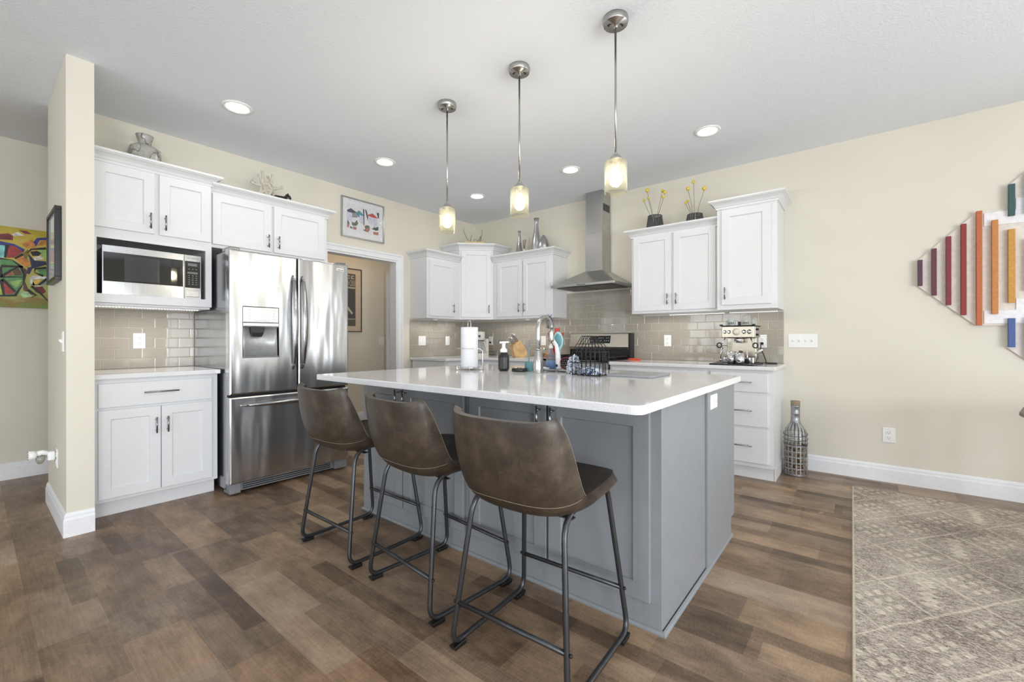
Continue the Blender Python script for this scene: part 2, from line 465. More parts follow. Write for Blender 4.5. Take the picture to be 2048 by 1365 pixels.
# cased opening
CP = [(0, 0), (0, 0.016), (0.010, 0.020), (0.045, 0.016), (0.060, 0.022), (0.075, 0.022), (0.075, 0)]
def casing(name, xf, sgn, y0, y1, zt, w=0.078):
    m = MB(); prof = [(0, 0.0), (0.010, 0.012), (0.022, 0.013), (0.024, 0.009), (w-0.024, 0.014), (w-0.02, 0.020), (w, 0.022), (w, 0.0)]
    secs = []
    for (py, pz, dy, dz) in ((y0, 0, -1, 0), (y0, zt, -1, 1), (y1, zt, 1, 1), (y1, 0, 1, 0)):
        secs.append([(xf+sgn*t, py+dy*o, pz+dz*o) for o, t in prof])
    m.rings(secs, smooth=False); return struct(name, m, TRIM)
casing('trim_1', 0.0, 1, OP0, OP1, OPZ)
m = MB(); m.box(-0.121, 0.001, OP1-0.012, OP1+0.002, 0, OPZ); m.box(-0.121, 0.001, OP0-0.002, OP0+0.012, 0, OPZ); m.box(-0.121, 0.001, OP0+0.012, OP1-0.012, OPZ-0.012, OPZ+0.002)
struct('trim_2', m, TRIM)
# interior door on the far wall of the hall
casing('trim_3', XW, 1, -0.66, 0.10, 2.0, 0.085)
m = MB(); f = Frame((XW, -0.66, 0.01), (0, 1, 0), (1, 0, 0)); f.shaker(m, 0.004, 0.756, 0.0, 0.95, 0.006, 0.11, 0.004); f.shaker(m, 0.004, 0.756, 0.951, 1.985, 0.006, 0.11, 0.004)
struct('door_1', m, TRIM)

# ------------------------------------------------------------------ lamps in the ceiling
def can(x, y, label):
    t = thing('recessed_light', label, 'ceiling light', (x, y, CEIL), 'recessed ceiling lights')
    m = MB(); m.lathe([(0.094, 0.0), (0.094, -0.006), (0.080, -0.010), (0.066, -0.004), (0.066, 0.0)], (x, y, CEIL-0.0005), 40, cap0=False, cap1=False)
    m.build('trim_ring', WHITEPL, t)
    m = MB(); m.lathe([(0.0655, -0.001), (0.0655, -0.004), (0.03, -0.006), (1e-4, -0.0065)], (x, y, CEIL-0.0005), 32); m.build('lens', CANLIT, t)
    area('downlight', (x, y, CEIL-0.02), (0, 0, 0), 0.12, 0.12, 1.5, (1.0, 0.965, 0.92), 180, 'DISK')
can(0.8875, -3.322, 'round recessed ceiling light above the fridge and microwave cabinet')
can(0.8875, -2.117, 'round recessed ceiling light in front of the framed umbrella print')
can(0.8875, -0.897, 'round recessed ceiling light closest to the room corner')
can(2.1094, -0.897, 'round recessed ceiling light in front of the range hood chimney')
can(3.3443, -0.897, 'round recessed ceiling light in front of the tall wall cabinet')
area('hall_lamp', (-0.55, -1.4, CEIL-0.05), (0, 0, 0), 0.3, 0.3, 3.6, (1.0, 0.70, 0.42), 180, 'DISK')

def pendant(x, y, label):
    zb = 2.022
    t = thing('pendant_light', label, 'pendant lamp', (x, y, CEIL), 'pendant lamps over the island')
    m = MB(); m.lathe([(0.062, 0), (0.064, -0.010), (0.064, -0.020), (0.060, -0.026), (0.060, -0.034), (0.012, -0.036), (0.010, -0.050), (0.007, -0.052)], (x, y, CEIL), 36); m.build('canopy', NICKEL, t)
    for d in (-0.035, 0.035): MB().ball((x+d*0.8, y+d*0.6, CEIL-0.036), 0.006, 10, 6).build('canopy_screw', BLACKM, t)
    m = MB(); m.tube([(x, y, CEIL-0.05), (x, y, zb+0.02)], 0.0055, 12); m.build('rod', NICKEL, t)
    m = MB(); m.lathe([(0.006, 0.036), (0.010, 0.034), (0.026, 0.016), (0.034, 0.004), (0.034, -0.002), (0.018, -0.004), (0.018, -0.045), (0.014, -0.05)], (x, y, zb), 28); sk = m.build('socket', NICKEL, t)
    m = MB()
    R, h = 0.0565, 0.165
    m.lathe([(0.030, 0.0), (R-0.012, -0.002), (R-0.003, -0.008), (R, -0.018), (R, -h), (R-0.004, -h), (R-0.004, -0.020), (R-0.012, -0.008), (0.030, -0.006)], (x, y, zb), 44, cap0=False, cap1=False)
    m.build('shade', SHADE, t)
    m = MB(); m.lathe([(0.0135, -0.045), (0.0145, -0.060), (0.026, -0.082), (0.030, -0.100), (0.027, -0.118), (0.016, -0.130), (1e-4, -0.134)], (x, y, zb), 24); m.build('bulb', BULB, t)
pendant(2.056, -2.435, 'nickel pendant lamp with glass cylinder shade, the one hanging closest to the fridge')
pendant(2.688, -2.440, 'nickel pendant lamp with glass cylinder shade, middle one of the row of three')
pendant(3.310, -2.450, 'nickel pendant lamp with glass cylinder shade, the one hanging in front of the range hood')

# flat colour patches of the pictures, (y, z) in metres on their walls
PRINT = [('frame_in',[(-2.029,2.631),(-1.532,2.633),(-1.532,2.234),(-2.029,2.225)]),('navy',[(-1.976,2.501),(-1.932,2.527),(-1.852,2.491),(-1.912,2.48),(-1.976,2.481)]),('lilac',[(-1.974,2.48),(-1.917,2.481),(-1.917,2.382),(-1.974,2.397)]),('mauve',[(-1.917,2.479),(-1.852,2.489),(-1.852,2.441),(-1.917,2.432)]),('teal',[(-1.875,2.493),(-1.834,2.525),(-1.775,2.486),(-1.796,2.472),(-1.827,2.479),(-1.832,2.446),(-1.852,2.459)]),('lilac',[(-1.827,2.472),(-1.785,2.47),(-1.788,2.381),(-1.832,2.404)]),('navy',[(-1.788,2.55),(-1.77,2.552),(-1.77,2.376),(-1.78,2.376)]),('darkgreen',[(-1.762,2.551),(-1.746,2.552),(-1.723,2.488),(-1.725,2.427),(-1.744,2.483)]),('red',[(-1.744,2.493),(-1.667,2.529),(-1.59,2.486),(-1.615,2.486),(-1.664,2.482)]),('lilac',[(-1.717,2.48),(-1.675,2.477),(-1.675,2.395),(-1.717,2.405)]),('lilac',[(-1.664,2.477),(-1.607,2.483),(-1.607,2.385),(-1.664,2.388)]),('darkgreen',[(-1.615,2.55),(-1.583,2.552),(-1.585,2.485),(-1.601,2.5)]),('green',[(-1.925,2.385),(-1.892,2.378),(-1.862,2.414),(-1.844,2.379),(-1.872,2.346),(-1.917,2.346)]),('terracotta',[(-1.912,2.338),(-1.862,2.334),(-1.872,2.305),(-1.907,2.307)]),('terracotta',[(-1.976,2.361),(-1.949,2.353),(-1.959,2.315),(-1.976,2.314)]),('darkgreen',[(-1.971,2.397),(-1.944,2.354),(-1.974,2.361)]),('darkgreen',[(-1.947,2.335),(-1.917,2.323),(-1.912,2.308),(-1.94,2.314)]),('terracotta',[(-1.77,2.366),(-1.744,2.383),(-1.704,2.375),(-1.702,2.338),(-1.723,2.308),(-1.754,2.309)]),('green',[(-1.765,2.372),(-1.717,2.386),(-1.704,2.361),(-1.76,2.345)]),('darkgreen',[(-1.788,2.326),(-1.76,2.329),(-1.744,2.311),(-1.775,2.317)]),('darkgreen',[(-1.683,2.356),(-1.648,2.372),(-1.659,2.391),(-1.632,2.376),(-1.593,2.395),(-1.591,2.355),(-1.626,2.344)]),('terracotta',[(-1.661,2.325),(-1.591,2.331),(-1.593,2.298),(-1.656,2.295)])]
ABST = [('teal',[(-4.431,1.84),(-4.303,1.876),(-4.31,1.772),(-4.431,1.755)]),('white',[(-4.281,1.96),(-4.247,1.989),(-4.213,1.965),(-4.267,1.952)]),('maroon',[(-4.431,1.925),(-4.296,1.968),(-4.272,1.954),(-4.272,1.918),(-4.431,1.904)]),('maroon',[(-4.242,2.004),(-4.198,2.006),(-4.17,1.985),(-4.208,1.981)]),('blue',[(-4.431,1.89),(-4.339,1.899),(-4.267,1.889),(-4.208,1.854),(-4.218,1.823),(-4.277,1.869),(-4.367,1.868),(-4.431,1.861)]),('red',[(-4.303,1.865),(-4.267,1.874),(-4.218,1.834),(-4.267,1.778),(-4.303,1.773)]),('orange',[(-4.228,1.896),(-4.167,1.944),(-4.147,1.879),(-4.198,1.863)]),('blue',[(-4.162,1.922),(-4.142,1.959),(-4.09,1.973),(-4.079,1.952),(-4.126,1.943),(-4.147,1.887)]),('orange',[(-4.142,1.895),(-4.121,1.937),(-4.079,1.952),(-4.079,1.913)]),('orange',[(-4.262,1.772),(-4.213,1.809),(-4.173,1.739),(-4.198,1.706),(-4.242,1.752)]),('green',[(-4.31,1.721),(-4.281,1.747),(-4.238,1.723)]),('lightgreen',[(-4.142,1.865),(-4.085,1.882),(-4.085,1.805),(-4.106,1.802)]),('black',[(-4.18,1.84),(-4.142,1.853),(-4.116,1.838),(-4.132,1.813),(-4.167,1.808)]),('white',[(-4.162,1.794),(-4.126,1.814),(-4.101,1.795),(-4.152,1.772)]),('navy',[(-4.198,1.833),(-4.173,1.8),(-4.157,1.772),(-4.09,1.773),(-4.09,1.758),(-4.173,1.717),(-4.183,1.783)]),('navy',[(-4.193,1.707),(-4.09,1.762),(-4.085,1.747),(-4.168,1.702),(-4.183,1.655),(-4.198,1.661)]),('brown',[(-4.282,1.681),(-4.243,1.7),(-4.223,1.643),(-4.262,1.639)]),('rust',[(-4.322,1.639),(-4.286,1.673),(-4.267,1.638),(-4.32,1.625)]),('green',[(-4.32,1.618),(-4.223,1.628),(-4.257,1.595),(-4.301,1.598)]),('lightgreen',[(-4.291,1.584),(-4.223,1.606),(-4.252,1.529)]),('red',[(-4.325,1.581),(-4.306,1.59),(-4.26,1.514),(-4.267,1.491),(-4.315,1.48)]),('lime',[(-4.431,1.57),(-4.329,1.573),(-4.322,1.479),(-4.431,1.463)]),('green',[(-4.142,1.698),(-4.09,1.712),(-4.09,1.651),(-4.121,1.655)]),('white',[(-4.183,1.633),(-4.152,1.648),(-4.085,1.644),(-4.09,1.628),(-4.163,1.616),(-4.168,1.567),(-4.09,1.574),(-4.132,1.559),(-4.178,1.573)]),('yellow',[(-4.165,1.601),(-4.132,1.619),(-4.106,1.603),(-4.152,1.572)]),('greyblue',[(-4.132,1.578),(-4.085,1.621),(-4.085,1.582)]),('maroon',[(-4.163,1.552),(-4.111,1.561),(-4.09,1.52),(-4.116,1.495),(-4.152,1.515)]),('brown',[(-4.213,1.704),(-4.195,1.684),(-4.208,1.593),(-4.188,1.527),(-4.152,1.485),(-4.178,1.491),(-4.218,1.525)]),('mint',[(-4.243,1.508),(-4.193,1.512),(-4.168,1.476),(-4.218,1.457)]),('olive',[(-4.218,1.823),(-4.193,1.857),(-4.183,1.828),(-4.198,1.781),(-4.188,1.767),(-4.213,1.786)])]
STROKES = [('k',[(-4.431,1.733),(-4.339,1.761),(-4.277,1.759),(-4.228,1.71),(-4.212,1.645),(-4.22,1.569),(-4.26,1.477),(-4.339,1.467),(-4.431,1.463)]),('k',[(-4.385,1.61),(-4.325,1.617),(-4.218,1.629)]),('k',[(-4.334,1.703),(-4.218,1.711)]),('k',[(-4.329,1.624),(-4.277,1.681),(-4.243,1.708)]),('k',[(-4.329,1.602),(-4.26,1.506)]),('k',[(-4.334,1.594),(-4.32,1.476)]),('k',[(-4.339,1.695),(-4.332,1.616)]),('k',[(-4.303,1.876),(-4.313,1.772)]),('k',[(-4.218,1.815),(-4.262,1.772)]),('k',[(-4.09,1.72),(-4.152,1.704),(-4.157,1.673),(-4.106,1.649)]),('k',[(-4.085,1.628),(-4.132,1.574)]),('k',[(-4.173,1.559),(-4.122,1.503),(-4.075,1.437)]),('k',[(-4.193,1.527),(-4.147,1.485),(-4.173,1.468)]),('k',[(-4.09,1.881),(-4.173,1.86),(-4.198,1.826)])]

# ------------------------------------------------------------------ tiled splashbacks
def tiles(name, label, fr, a0, a1, b0, b1, off=0.0, tall=None):
    """running-bond 3x6 tile over grout, every tile a shallow pillow in one mesh"""
    t = thing(name, label, 'tiled splashback', tuple(fr.p((a0+a1)/2, b0, 0)))
    m = MB(); fr.box(m, a0, a1, b0, min(b1, 1.3705), 0.0005, 0.0065)
    if tall: fr.box(m, tall[0], tall[1], 1.3705, b1, 0.0005, 0.0065)
    m.build('grout', GROUT, t)
    m = MB(); tw, th, g = 0.1524, 0.0762, 0.0026; r = 0; b = b0+0.001
    while b < b1-0.012:
        bt = min(b+th-g, b1); a = a0 - ((off + (r % 2)*tw/2) % tw)
        while a < a1:
            s0, s1 = max(a, a0), min(a+tw-g, a1)
            if tall and bt > 1.3705: s0, s1 = max(s0, tall[0]), min(s1, tall[1])
            if s1-s0 > 0.008:
                tx, tz = random.uniform(-.0005, .0005), random.uniform(-.0004, .0004); e = 0.0035
                q = lambda d, c, k: [(s0+d, b+d, c-k*tx-k*tz), (s1-d, b+d, c+k*tx-k*tz), (s1-d, bt-d, c+k*tx+k*tz), (s0+d, bt-d, c-k*tx+k*tz)]
                fr.loopface(m, [q(0, 0.006, 0), q(0, 0.0078, 0), q(e*0.4, 0.0092, 1), q(e, 0.0098, 1)], smooth=False)
            a += tw
        b += th; r += 1
    m.build('tile_field', TILE, t)
    return t
FA = Frame((0, 0, 0), (0, 1, 0), (1, 0, 0))       # kitchen side wall, a = y
FB = Frame((0, 0, 0), (1, 0, 0), (0, -1, 0))      # range wall, a = x
tiles('tile_backsplash', 'taupe subway tile splashback under the microwave cabinet, beside the fridge', FA, -4.031, -3.335, CZ, 1.37, 0.02)
tiles('tile_backsplash', 'taupe subway tile splashback between the cased opening and the room corner', FA, -1.148, -0.0105, CZ, 1.37, 0.09)
tiles('tile_backsplash', 'long taupe subway tile splashback running behind the range and the espresso machine', FB, 0.0, 3.743, CZ, 1.67, 0.03, (1.522, 2.468))

# ------------------------------------------------------------------ cabinets
CROWN = [(0.0, 0.0), (0.010, 0.0), (0.010, 0.014), (0.016, 0.020), (0.022, 0.034), (0.036, 0.048), (0.052, 0.056), (0.052, 0.060), (0.060, 0.062), (0.060, 0.076), (0.0, 0.076)]
def door(par, fr, a0, a1, b0, b1, c, mat=None, handle=None, L=0.105, hm=None, st=0.058, name='door'):
    """shaker door; handle: (a, b centre, 'v'/'h')"""
    mat = mat or CABW
    m = MB(); f = Frame(fr.p(0, 0, c), fr.r, fr.n); f.shaker(m, a0, a1, b0, b1, 0.020, st)
    d = m.build(name, mat, par, bevel=0.0012)
    if handle: pull(d, f, handle, L, hm)
    return d
def drawer(par, fr, a0, a1, b0, b1, c, mat=None, handle=None, L=0.18, hm=None):
    m = MB(); f = Frame(fr.p(0, 0, c), fr.r, fr.n); f.slab(m, a0, a1, b0, b1, 0.020)
    d = m.build('drawer', mat or CABW, par, bevel=0.0012)
    if handle: pull(d, f, handle, L, hm)
    return d
def pull(d, f, handle, L, hm):
    a, b, o = handle; m = MB()
    if o == 'v': f.bar(m, a, b-L/2, a, b+L/2, 0.020)
    else: f.bar(m, a-L/2, b, a+L/2, b, 0.020)
    return m.build('handle', hm or HANDLE, d)
def led_strip(par, fr, a0, a1, b, c, n=None):
    m = MB(); fr.box(m, a0, a1, b-0.008, b, c-0.006, c+0.006); s = m.build('led_channel', WHITEPL, par)
    m = MB(); k = int((a1-a0)/0.016)
    for i in range(k):
        a = a0+(i+0.5)*(a1-a0)/k; fr.box(m, a-0.003, a+0.003, b-0.0095, b-0.0079, c-0.003, c+0.003)
    m.build('led_dots', LEDLIT, s)

# base cabinet beside the fridge
t = thing('base_cabinet', 'white base cabinet with one wide drawer over two doors, beside the fridge', 'base cabinet', (0.30, -3.69, 0), None)
m = MB(); m.box(0.013, 0.605, -4.026, -3.358, 0.105, 0.872); m.box(0.013, 0.535, -4.026, -3.358, 0.0, 0.105); m.build('body', CABW, t, bevel=0.0015)
drawer(t, FA, -3.998, -3.396, 0.694, 0.845, 0.605, handle=(-3.69, 0.776, 'h'), L=0.185)
door(t, FA, -3.998, -3.691, 0.128, 0.678, 0.605, handle=(-3.718, 0.555, 'v'))
door(t, FA, -3.687, -3.396, 0.128, 0.678, 0.605, handle=(-3.657, 0.555, 'v'))
tag(MB().box(0.0105, 0.65, -4.031, -3.350, 0.873, CZ).build('countertop', QUARTZ, bevel=0.004, seg=3), 'short white quartz worktop on the base cabinet beside the fridge', 'worktop')

# microwave wall cabinet: two doors above an open niche
t = thing('wall_cabinet', 'white two-door wall cabinet with an open microwave niche below, beside the stub wall', 'wall cabinet', (0.24, -3.69, 1.36), 'white shaker wall cabinets')
y0, y1, xf = -4.030, -3.356, 0.48
m = MB()
m.box(0, xf, y0, y1, 1.80, 2.27); m.box(0, xf, y0, y0+0.018, 1.395, 1.80); m.box(0, xf, y1-0.018, y1, 1.395, 1.80); m.box(0, xf, y0, y1, 1.360, 1.395)
m.build('body', CABW, t, bevel=0.001)
m = MB(); m.box(xf-0.019, xf+0.001, y0, y0+0.045, 1.36, 1.835); m.box(xf-0.019, xf+0.001, y1-0.038, y1, 1.36, 1.835); m.box(xf-0.019, xf+0.001, y0+0.045, y1-0.038, 1.36, 1.417); m.box(xf-0.019, xf+0.001, y0+0.045, y1-0.038, 1.776, 1.835)
m.build('face_frame', CABW, t)
m = MB(); m.box(0.002, 0.008, y0+0.018, y1-0.018, 1.395, 1.80); m.build('niche_lining', CABIN, t)
door(t, FA, -4.005, -3.696, 1.842, 2.258, xf, handle=(-3.722, 1.925, 'v'))
door(t, FA, -3.670, -3.366, 1.842, 2.258, xf, handle=(-3.640, 1.925, 'v'))
MB().sweep([(xf, y0), (xf, y1), (0.001, y1)], CROWN, 2.262).build('crown_molding', CABW, t)
MB().box(0.02, xf-0.03, y0+0.003, y1-0.003, 1.345, 1.3595).build('light_rail', CABW, t)
led_strip(t, FA, y0+0.03, y1-0.06, 1.3445, 0.40)
area('undercabinet_led', (0.30, -3.69, 1.335), (0, 0, 0), 0.05, 0.55, 1.8, (1, 0.97, 0.92), 170)

# fridge cabinet
t = thing('wall_cabinet', 'white two-door wall cabinet directly above the fridge', 'wall cabinet', (0.22, -2.90, 1.83), 'white shaker wall cabinets')
y0, y1, xf = -3.355, -2.437, 0.45
m = MB(); m.box(0, xf, y0, y1, 1.818, 2.24); m.build('body', CABW, t, bevel=0.0015)
door(t, FA, -3.345, -2.925, 1.842, 2.228, xf, handle=(-2.955, 1.925, 'v'))
door(t, FA, -2.905, -2.468, 1.842, 2.228, xf, handle=(-2.874, 1.925, 'v'))
MB().sweep([(xf, y0), (xf, y1), (0.001, y1)], CROWN, 2.222).build('crown_molding', CABW, t)

# corner run of wall cabinets
ZB = 1.372
t = thing('wall_cabinet', 'white single-door wall cabinet beside the cased opening', 'wall cabinet', (0.15, -0.9, ZB), 'white shaker wall cabinets')
m = MB(); m.box(0.0, 0.31, -1.140, -0.611, ZB, 2.125); m.build('body', CABW, t, bevel=0.0015)
door(t, FA, -1.110, -0.715, 1.400, 2.058, 0.31, handle=(-0.744, 1.50, 'v'))
MB().sweep([(0.0, -1.140), (0.31, -1.140), (0.31, -0.612)], CROWN, 2.095).build('crown_molding', CABW, t)
t = thing('corner_cabinet', 'tall white single-door wall cabinet set diagonally across the room corner', 'wall cabinet', (0.2, -0.2, ZB), 'white shaker wall cabinets')
m = MB(); m.prism([(0.006, -0.006, ZB), (0.006, -0.61, ZB), (0.31, -0.61, ZB), (0.61, -0.31, ZB), (0.61, -0.006, ZB)], (0, 0, 2.265-ZB)); m.build('body', CABW, t, bevel=0.0015)
FD = Frame((0.31, -0.61, 0), (1, 1, 0), (1, -1, 0))
door(t, FD, 0.022, 0.402, 1.400, 2.245, 0.0, handle=(0.372, 1.50, 'v'))
MB().sweep([(0.006, -0.61), (0.31, -0.61), (0.61, -0.31), (0.61, -0.006)], CROWN, 2.255).build('crown_molding', CABW, t)
t = thing('wall_cabinet', 'white two-door wall cabinet between the corner cabinet and the range hood', 'wall cabinet', (1.07, -0.15, ZB), 'white shaker wall cabinets')
m = MB(); m.box(0.611, 1.52, -0.31, 0.0, ZB, 2.125); m.build('body', CABW, t, bevel=0.0015)
door(t, FB, 0.700, 1.088, 1.400, 2.075, 0.31, handle=(1.056, 1.50, 'v'))
door(t, FB, 1.104, 1.492, 1.400, 2.075, 0.31, handle=(1.136, 1.50, 'v'))
MB().sweep([(0.612, -0.31), (1.52, -0.31), (1.52, 0.0)], CROWN, 2.095).build('crown_molding', CABW, t)
t = thing('wall_cabinet', 'white two-door wall cabinet with the two black wire baskets on top', 'wall cabinet', (2.88, -0.15, ZB), 'white shaker wall cabinets')
m = MB(); m.box(2.47, 3.289, -0.31, 0.0, ZB, 2.155); m.build('body', CABW, t, bevel=0.0015)
door(t, FB, 2.495, 2.868, 1.395, 2.130, 0.31, handle=(2.838, 1.50, 'v'))
door(t, FB, 2.890, 3.262, 1.395, 2.130, 0.31, handle=(2.920, 1.50, 'v'))
MB().sweep([(2.47, 0.0), (2.47, -0.31), (3.288, -0.31)], CROWN, 2.128).build('crown_molding', CABW, t)
led_strip(t, FB, 2.75, 3.27, ZB-0.0005, 0.03)
t = thing('wall_cabinet', 'tall white single-door wall cabinet above the espresso machine', 'wall cabinet', (3.52, -0.2, ZB), 'white shaker wall cabinets')
m = MB(); m.box(3.290, 3.745, -0.39, 0.0, ZB, 2.262); m.build('body', CABW, t, bevel=0.0015)
door(t, FB, 3.330, 3.702, 1.412, 2.232, 0.39, handle=(3.360, 1.51, 'v'), st=0.062)
MB().sweep([(3.290, 0.0), (3.290, -0.39), (3.745, -0.39), (3.745, 0.0)], CROWN, 2.245).build('crown_molding', CABW, t)
led_strip(t, FB, 3.31, 3.70, ZB-0.0005, 0.03)
for (x, y, sx, sy, p) in ((3.1, -0.17, 1.1, 0.05, 1.7), (1.05, -0.17, 0.8, 0.05, 1.2), (0.17, -0.8, 0.05, 0.6, 1.1)):
    area('undercabinet_led', (x, y, 1.355), (0, 0, 0), sx, sy, p, (1, 0.96, 0.90), 170)
for x, y, l in ((1.05, -0.16, 'small white puck light under the wall cabinet behind the faucet'), (0.16, -0.88, 'small white puck light under the single-door cabinet beside the opening')):
    m = MB(); m.lathe([(0.032, 0), (0.032, -0.012), (0.024, -0.016), (0.020, -0.016)], (x, y, ZB-0.0005), 28); tag(m.build('puck_light', WHITEPL), l, 'puck light')

# base cabinets on the range wall and round the corner
t = thing('drawer_cabinet', 'white base cabinet with a bank of wide drawers at the end of the range wall', 'base cabinet', (3.52, -0.3, 0))
m = MB(); m.box(3.262, 3.745, -0.605, -0.001, 0.105, 0.872); m.box(3.262, 3.745, -0.550, -0.001, 0.0, 0.105); m.box(3.745, 3.752, -0.556, -0.001, 0, 0.10); m.build('body', CABW, t, bevel=0.0015)
for b0, b1, hb in ((0.698, 0.850, 0.777), (0.427, 0.675, 0.553), (0.140, 0.408, 0.275)):
    drawer(t, FB, 3.292, 3.711, b0, b1, 0.605, handle=(3.50, hb, 'h'), L=0.21)
t = thing('base_cabinet', 'white base cabinet with two doors and a drawer, next to the range', 'base cabinet', (2.82, -0.3, 0))
m = MB(); m.box(2.375, 3.261, -0.605, -0.001, 0.105, 0.872); m.box(2.375, 3.261, -0.550, -0.001, 0.0, 0.105); m.build('body', CABW, t, bevel=0.0015)
drawer(t, FB, 2.400, 3.240, 0.698, 0.850, 0.605, handle=(2.82, 0.777, 'h'), L=0.21)
door(t, FB, 2.400, 2.817, 0.140, 0.675, 0.605, handle=(2.787, 0.60, 'v')); door(t, FB, 2.823, 3.240, 0.140, 0.675, 0.605, handle=(2.853, 0.60, 'v'))
t = thing('base_cabinet', 'white base cabinet under the worktop between the corner and the range', 'base cabinet', (1.2, -0.3, 0))
m = MB(); m.box(0.646, 1.600, -0.605, -0.001, 0.105, 0.872); m.box(0.646, 1.600, -0.550, -0.001, 0, 0.105); m.build('body', CABW, t, bevel=0.0015)
for a0, a1 in ((0.70, 1.14), (1.146, 1.585)):
    drawer(t, FB, a0, a1, 0.698, 0.850, 0.605, handle=((a0+a1)/2, 0.777, 'h'), L=0.15); door(t, FB, a0, a1, 0.140, 0.675, 0.605, handle=((1.11 if a0 < 1 else 1.176), 0.60, 'v'))
t = thing('base_cabinet', 'white base cabinet under the corner worktop beside the cased opening', 'base cabinet', (0.3, -0.6, 0))
m = MB(); m.box(0.03, 0.605, -1.130, -0.012, 0.105, 0.872); m.box(0.03, 0.55, -1.130, -0.012, 0, 0.105); m.box(0.605, 0.645, -0.605, -0.012, 0, 0.872); m.build('body', CABW, t, bevel=0.0015)
drawer(t, FA, -1.10, -0.64, 0.698, 0.850, 0.605, handle=(-0.87, 0.777, 'h'), L=0.15); door(t, FA, -1.10, -0.64, 0.140, 0.675, 0.605, handle=(-0.672, 0.60, 'v'))
m = MB(); m.prism([(0.0105, -0.0105, 0.873), (0.0105, -1.150, 0.873), (0.648, -1.150, 0.873), (0.648, -0.648, 0.873), (1.603, -0.648, 0.873), (1.603, -0.0105, 0.873)], (0, 0, CZ-0.873))
tag(m.build('countertop', QUARTZ, bevel=0.004, seg=3), 'L-shaped white quartz worktop under the corner cabinets, holding the knife block', 'worktop')
tag(MB().box(2.374, 3.766, -0.648, -0.0105, 0.873, CZ).build('countertop', QUARTZ, bevel=0.006, seg=3), 'white quartz worktop holding the espresso machine, to the side of the range', 'worktop')

# ------------------------------------------------------------------ refrigerator
XF = 0.79
t = thing('refrigerator', 'stainless steel french-door refrigerator with an ice and water dispenser', 'refrigerator', (0.4, -2.88, 0))
m = MB(); m.box(0.03, 0.715, -3.338, -2.430, 0.035, 1.755); m.build('body', SIDEGREY, t, bevel=0.004)
FF = Frame((0.72, 0, 0), (0, 1, 0), (1, 0, 0))
def rdoor(name, a0, a1, b0, b1, hole=None):
    """slightly crowned door face; optional rectangular recess (a0,a1,b0,b1,depth)"""
    T = XF-0.72; m = MB(); f = FF
    if not hole:
        n = 14; q = lambda c, d: [(a0+d, b0+d, c), (a1-d, b0+d, c), (a1-d, b1-d, c), (a0+d, b1-d, c)]
        f.loopface(m, [q(0.0, 0), q(T-0.012, 0), q(T-0.003, 0.003), q(T, 0.012)])
    else:
        h0, h1, g0, g1, dp = hole
        q = lambda c, d: [(a0+d, b0+d, c), (a1-d, b0+d, c), (a1-d, b1-d, c), (a0+d, b1-d, c)]
        h = lambda c: [(h0, g0, c), (h1, g0, c), (h1, g1, c), (h0, g1, c)]
        f.loopface(m, [q(0.0, 0), q(T-0.012, 0), q(T-0.003, 0.003), q(T, 0.012), h(T), h(T-dp)])
    return m.build(name, FRIDGE, t, bevel=0.001)
HD = (-3.257, -3.003, 0.985, 1.362, 0.060)
dl = rdoor('door', -3.342, -2.8665, 0.722, 1.766, HD)
dr = rdoor('door', -2.8585, -2.424, 0.722, 1.766)
fz = rdoor('freezer_drawer', -3.342, -2.424, 0.083, 0.706)
MB().box(0.716, 0.745, -3.335, -2.43, 0.700, 0.728).build('door_gasket', DARKIN, t)
MB().box(0.716, 0.745, -2.872, -2.853, 0.73, 1.76).build('door_gasket', DARKIN, t)
f = Frame((XF-0.060, 0, 0), (0, 1, 0), (1, 0, 0))
m = MB(); f.slab(m, -3.254, -3.006, 1.245, 1.359, 0.062); f.slab(m, -3.254, -3.006, 1.216, 1.243, 0.066); m.build('dispenser_panel', m_steel('dispenser_fascia', (196, 197, 198), 0.35, (1, 60, 1)), dl, bevel=0.002)
m = MB()
for i in range(4):
    f.box(m, -3.215, -3.208, 1.335-0.022*i, 1.338-0.022*i, 0.0615, 0.0624); f.box(m, -3.048, -3.041, 1.335-0.022*i, 1.338-0.022*i, 0.0615, 0.0624)
for i in range(6): f.box(m, -3.175+0.018*i, -3.165+0.018*i, 1.257, 1.2595, 0.0615, 0.0624)
m.build('dispenser_icons', GREYPL, dl)
m = MB(); # curved cavity back and floor
n = 12; top = []; bot = []
for i in range(n+1):
    a = -3.248+(0.238)*i/n; k = (i/n-0.5)*2; c = 0.004+0.030*(abs(k)**2.5)
    bot.append(f.p(a, 0.992, c+0.012)); top.append(f.p(a, 1.214, c))
for i in range(n):
    vs = [m.bm.verts.new(p) for p in (bot[i], bot[i+1], top[i+1], top[i])]; m._f(vs, True)
bmesh.ops.remove_doubles(m.bm, verts=m.bm.verts, dist=1e-5)
m.build('dispenser_back', flat('dispenser_recess_grey', (186, 188, 190), 0.38, 0.35), dl, solid=0.002)
m = MB(); f.slab(m, -3.254, -3.006, 0.9855, 0.996, 0.056); m.build('drip_tray', GREYPL, dl, bevel=0.001)
m = MB(); c = -3.150
f.loopface(m, [[(c-0.050, 1.213, 0.012), (c+0.050, 1.213, 0.012), (c+0.050, 1.213, 0.052), (c-0.050, 1.213, 0.052)], [(c-0.045, 1.17, 0.016), (c+0.045, 1.17, 0.016), (c+0.042, 1.17, 0.048), (c-0.042, 1.17, 0.048)], [(c-0.036, 1.140, 0.020), (c+0.036, 1.140, 0.020), (c+0.032, 1.140, 0.040), (c-0.032, 1.140, 0.040)]])
m.build('dispenser_spout', flat('smoky_plastic', (52, 53, 55), 0.15), dl, bevel=0.003)
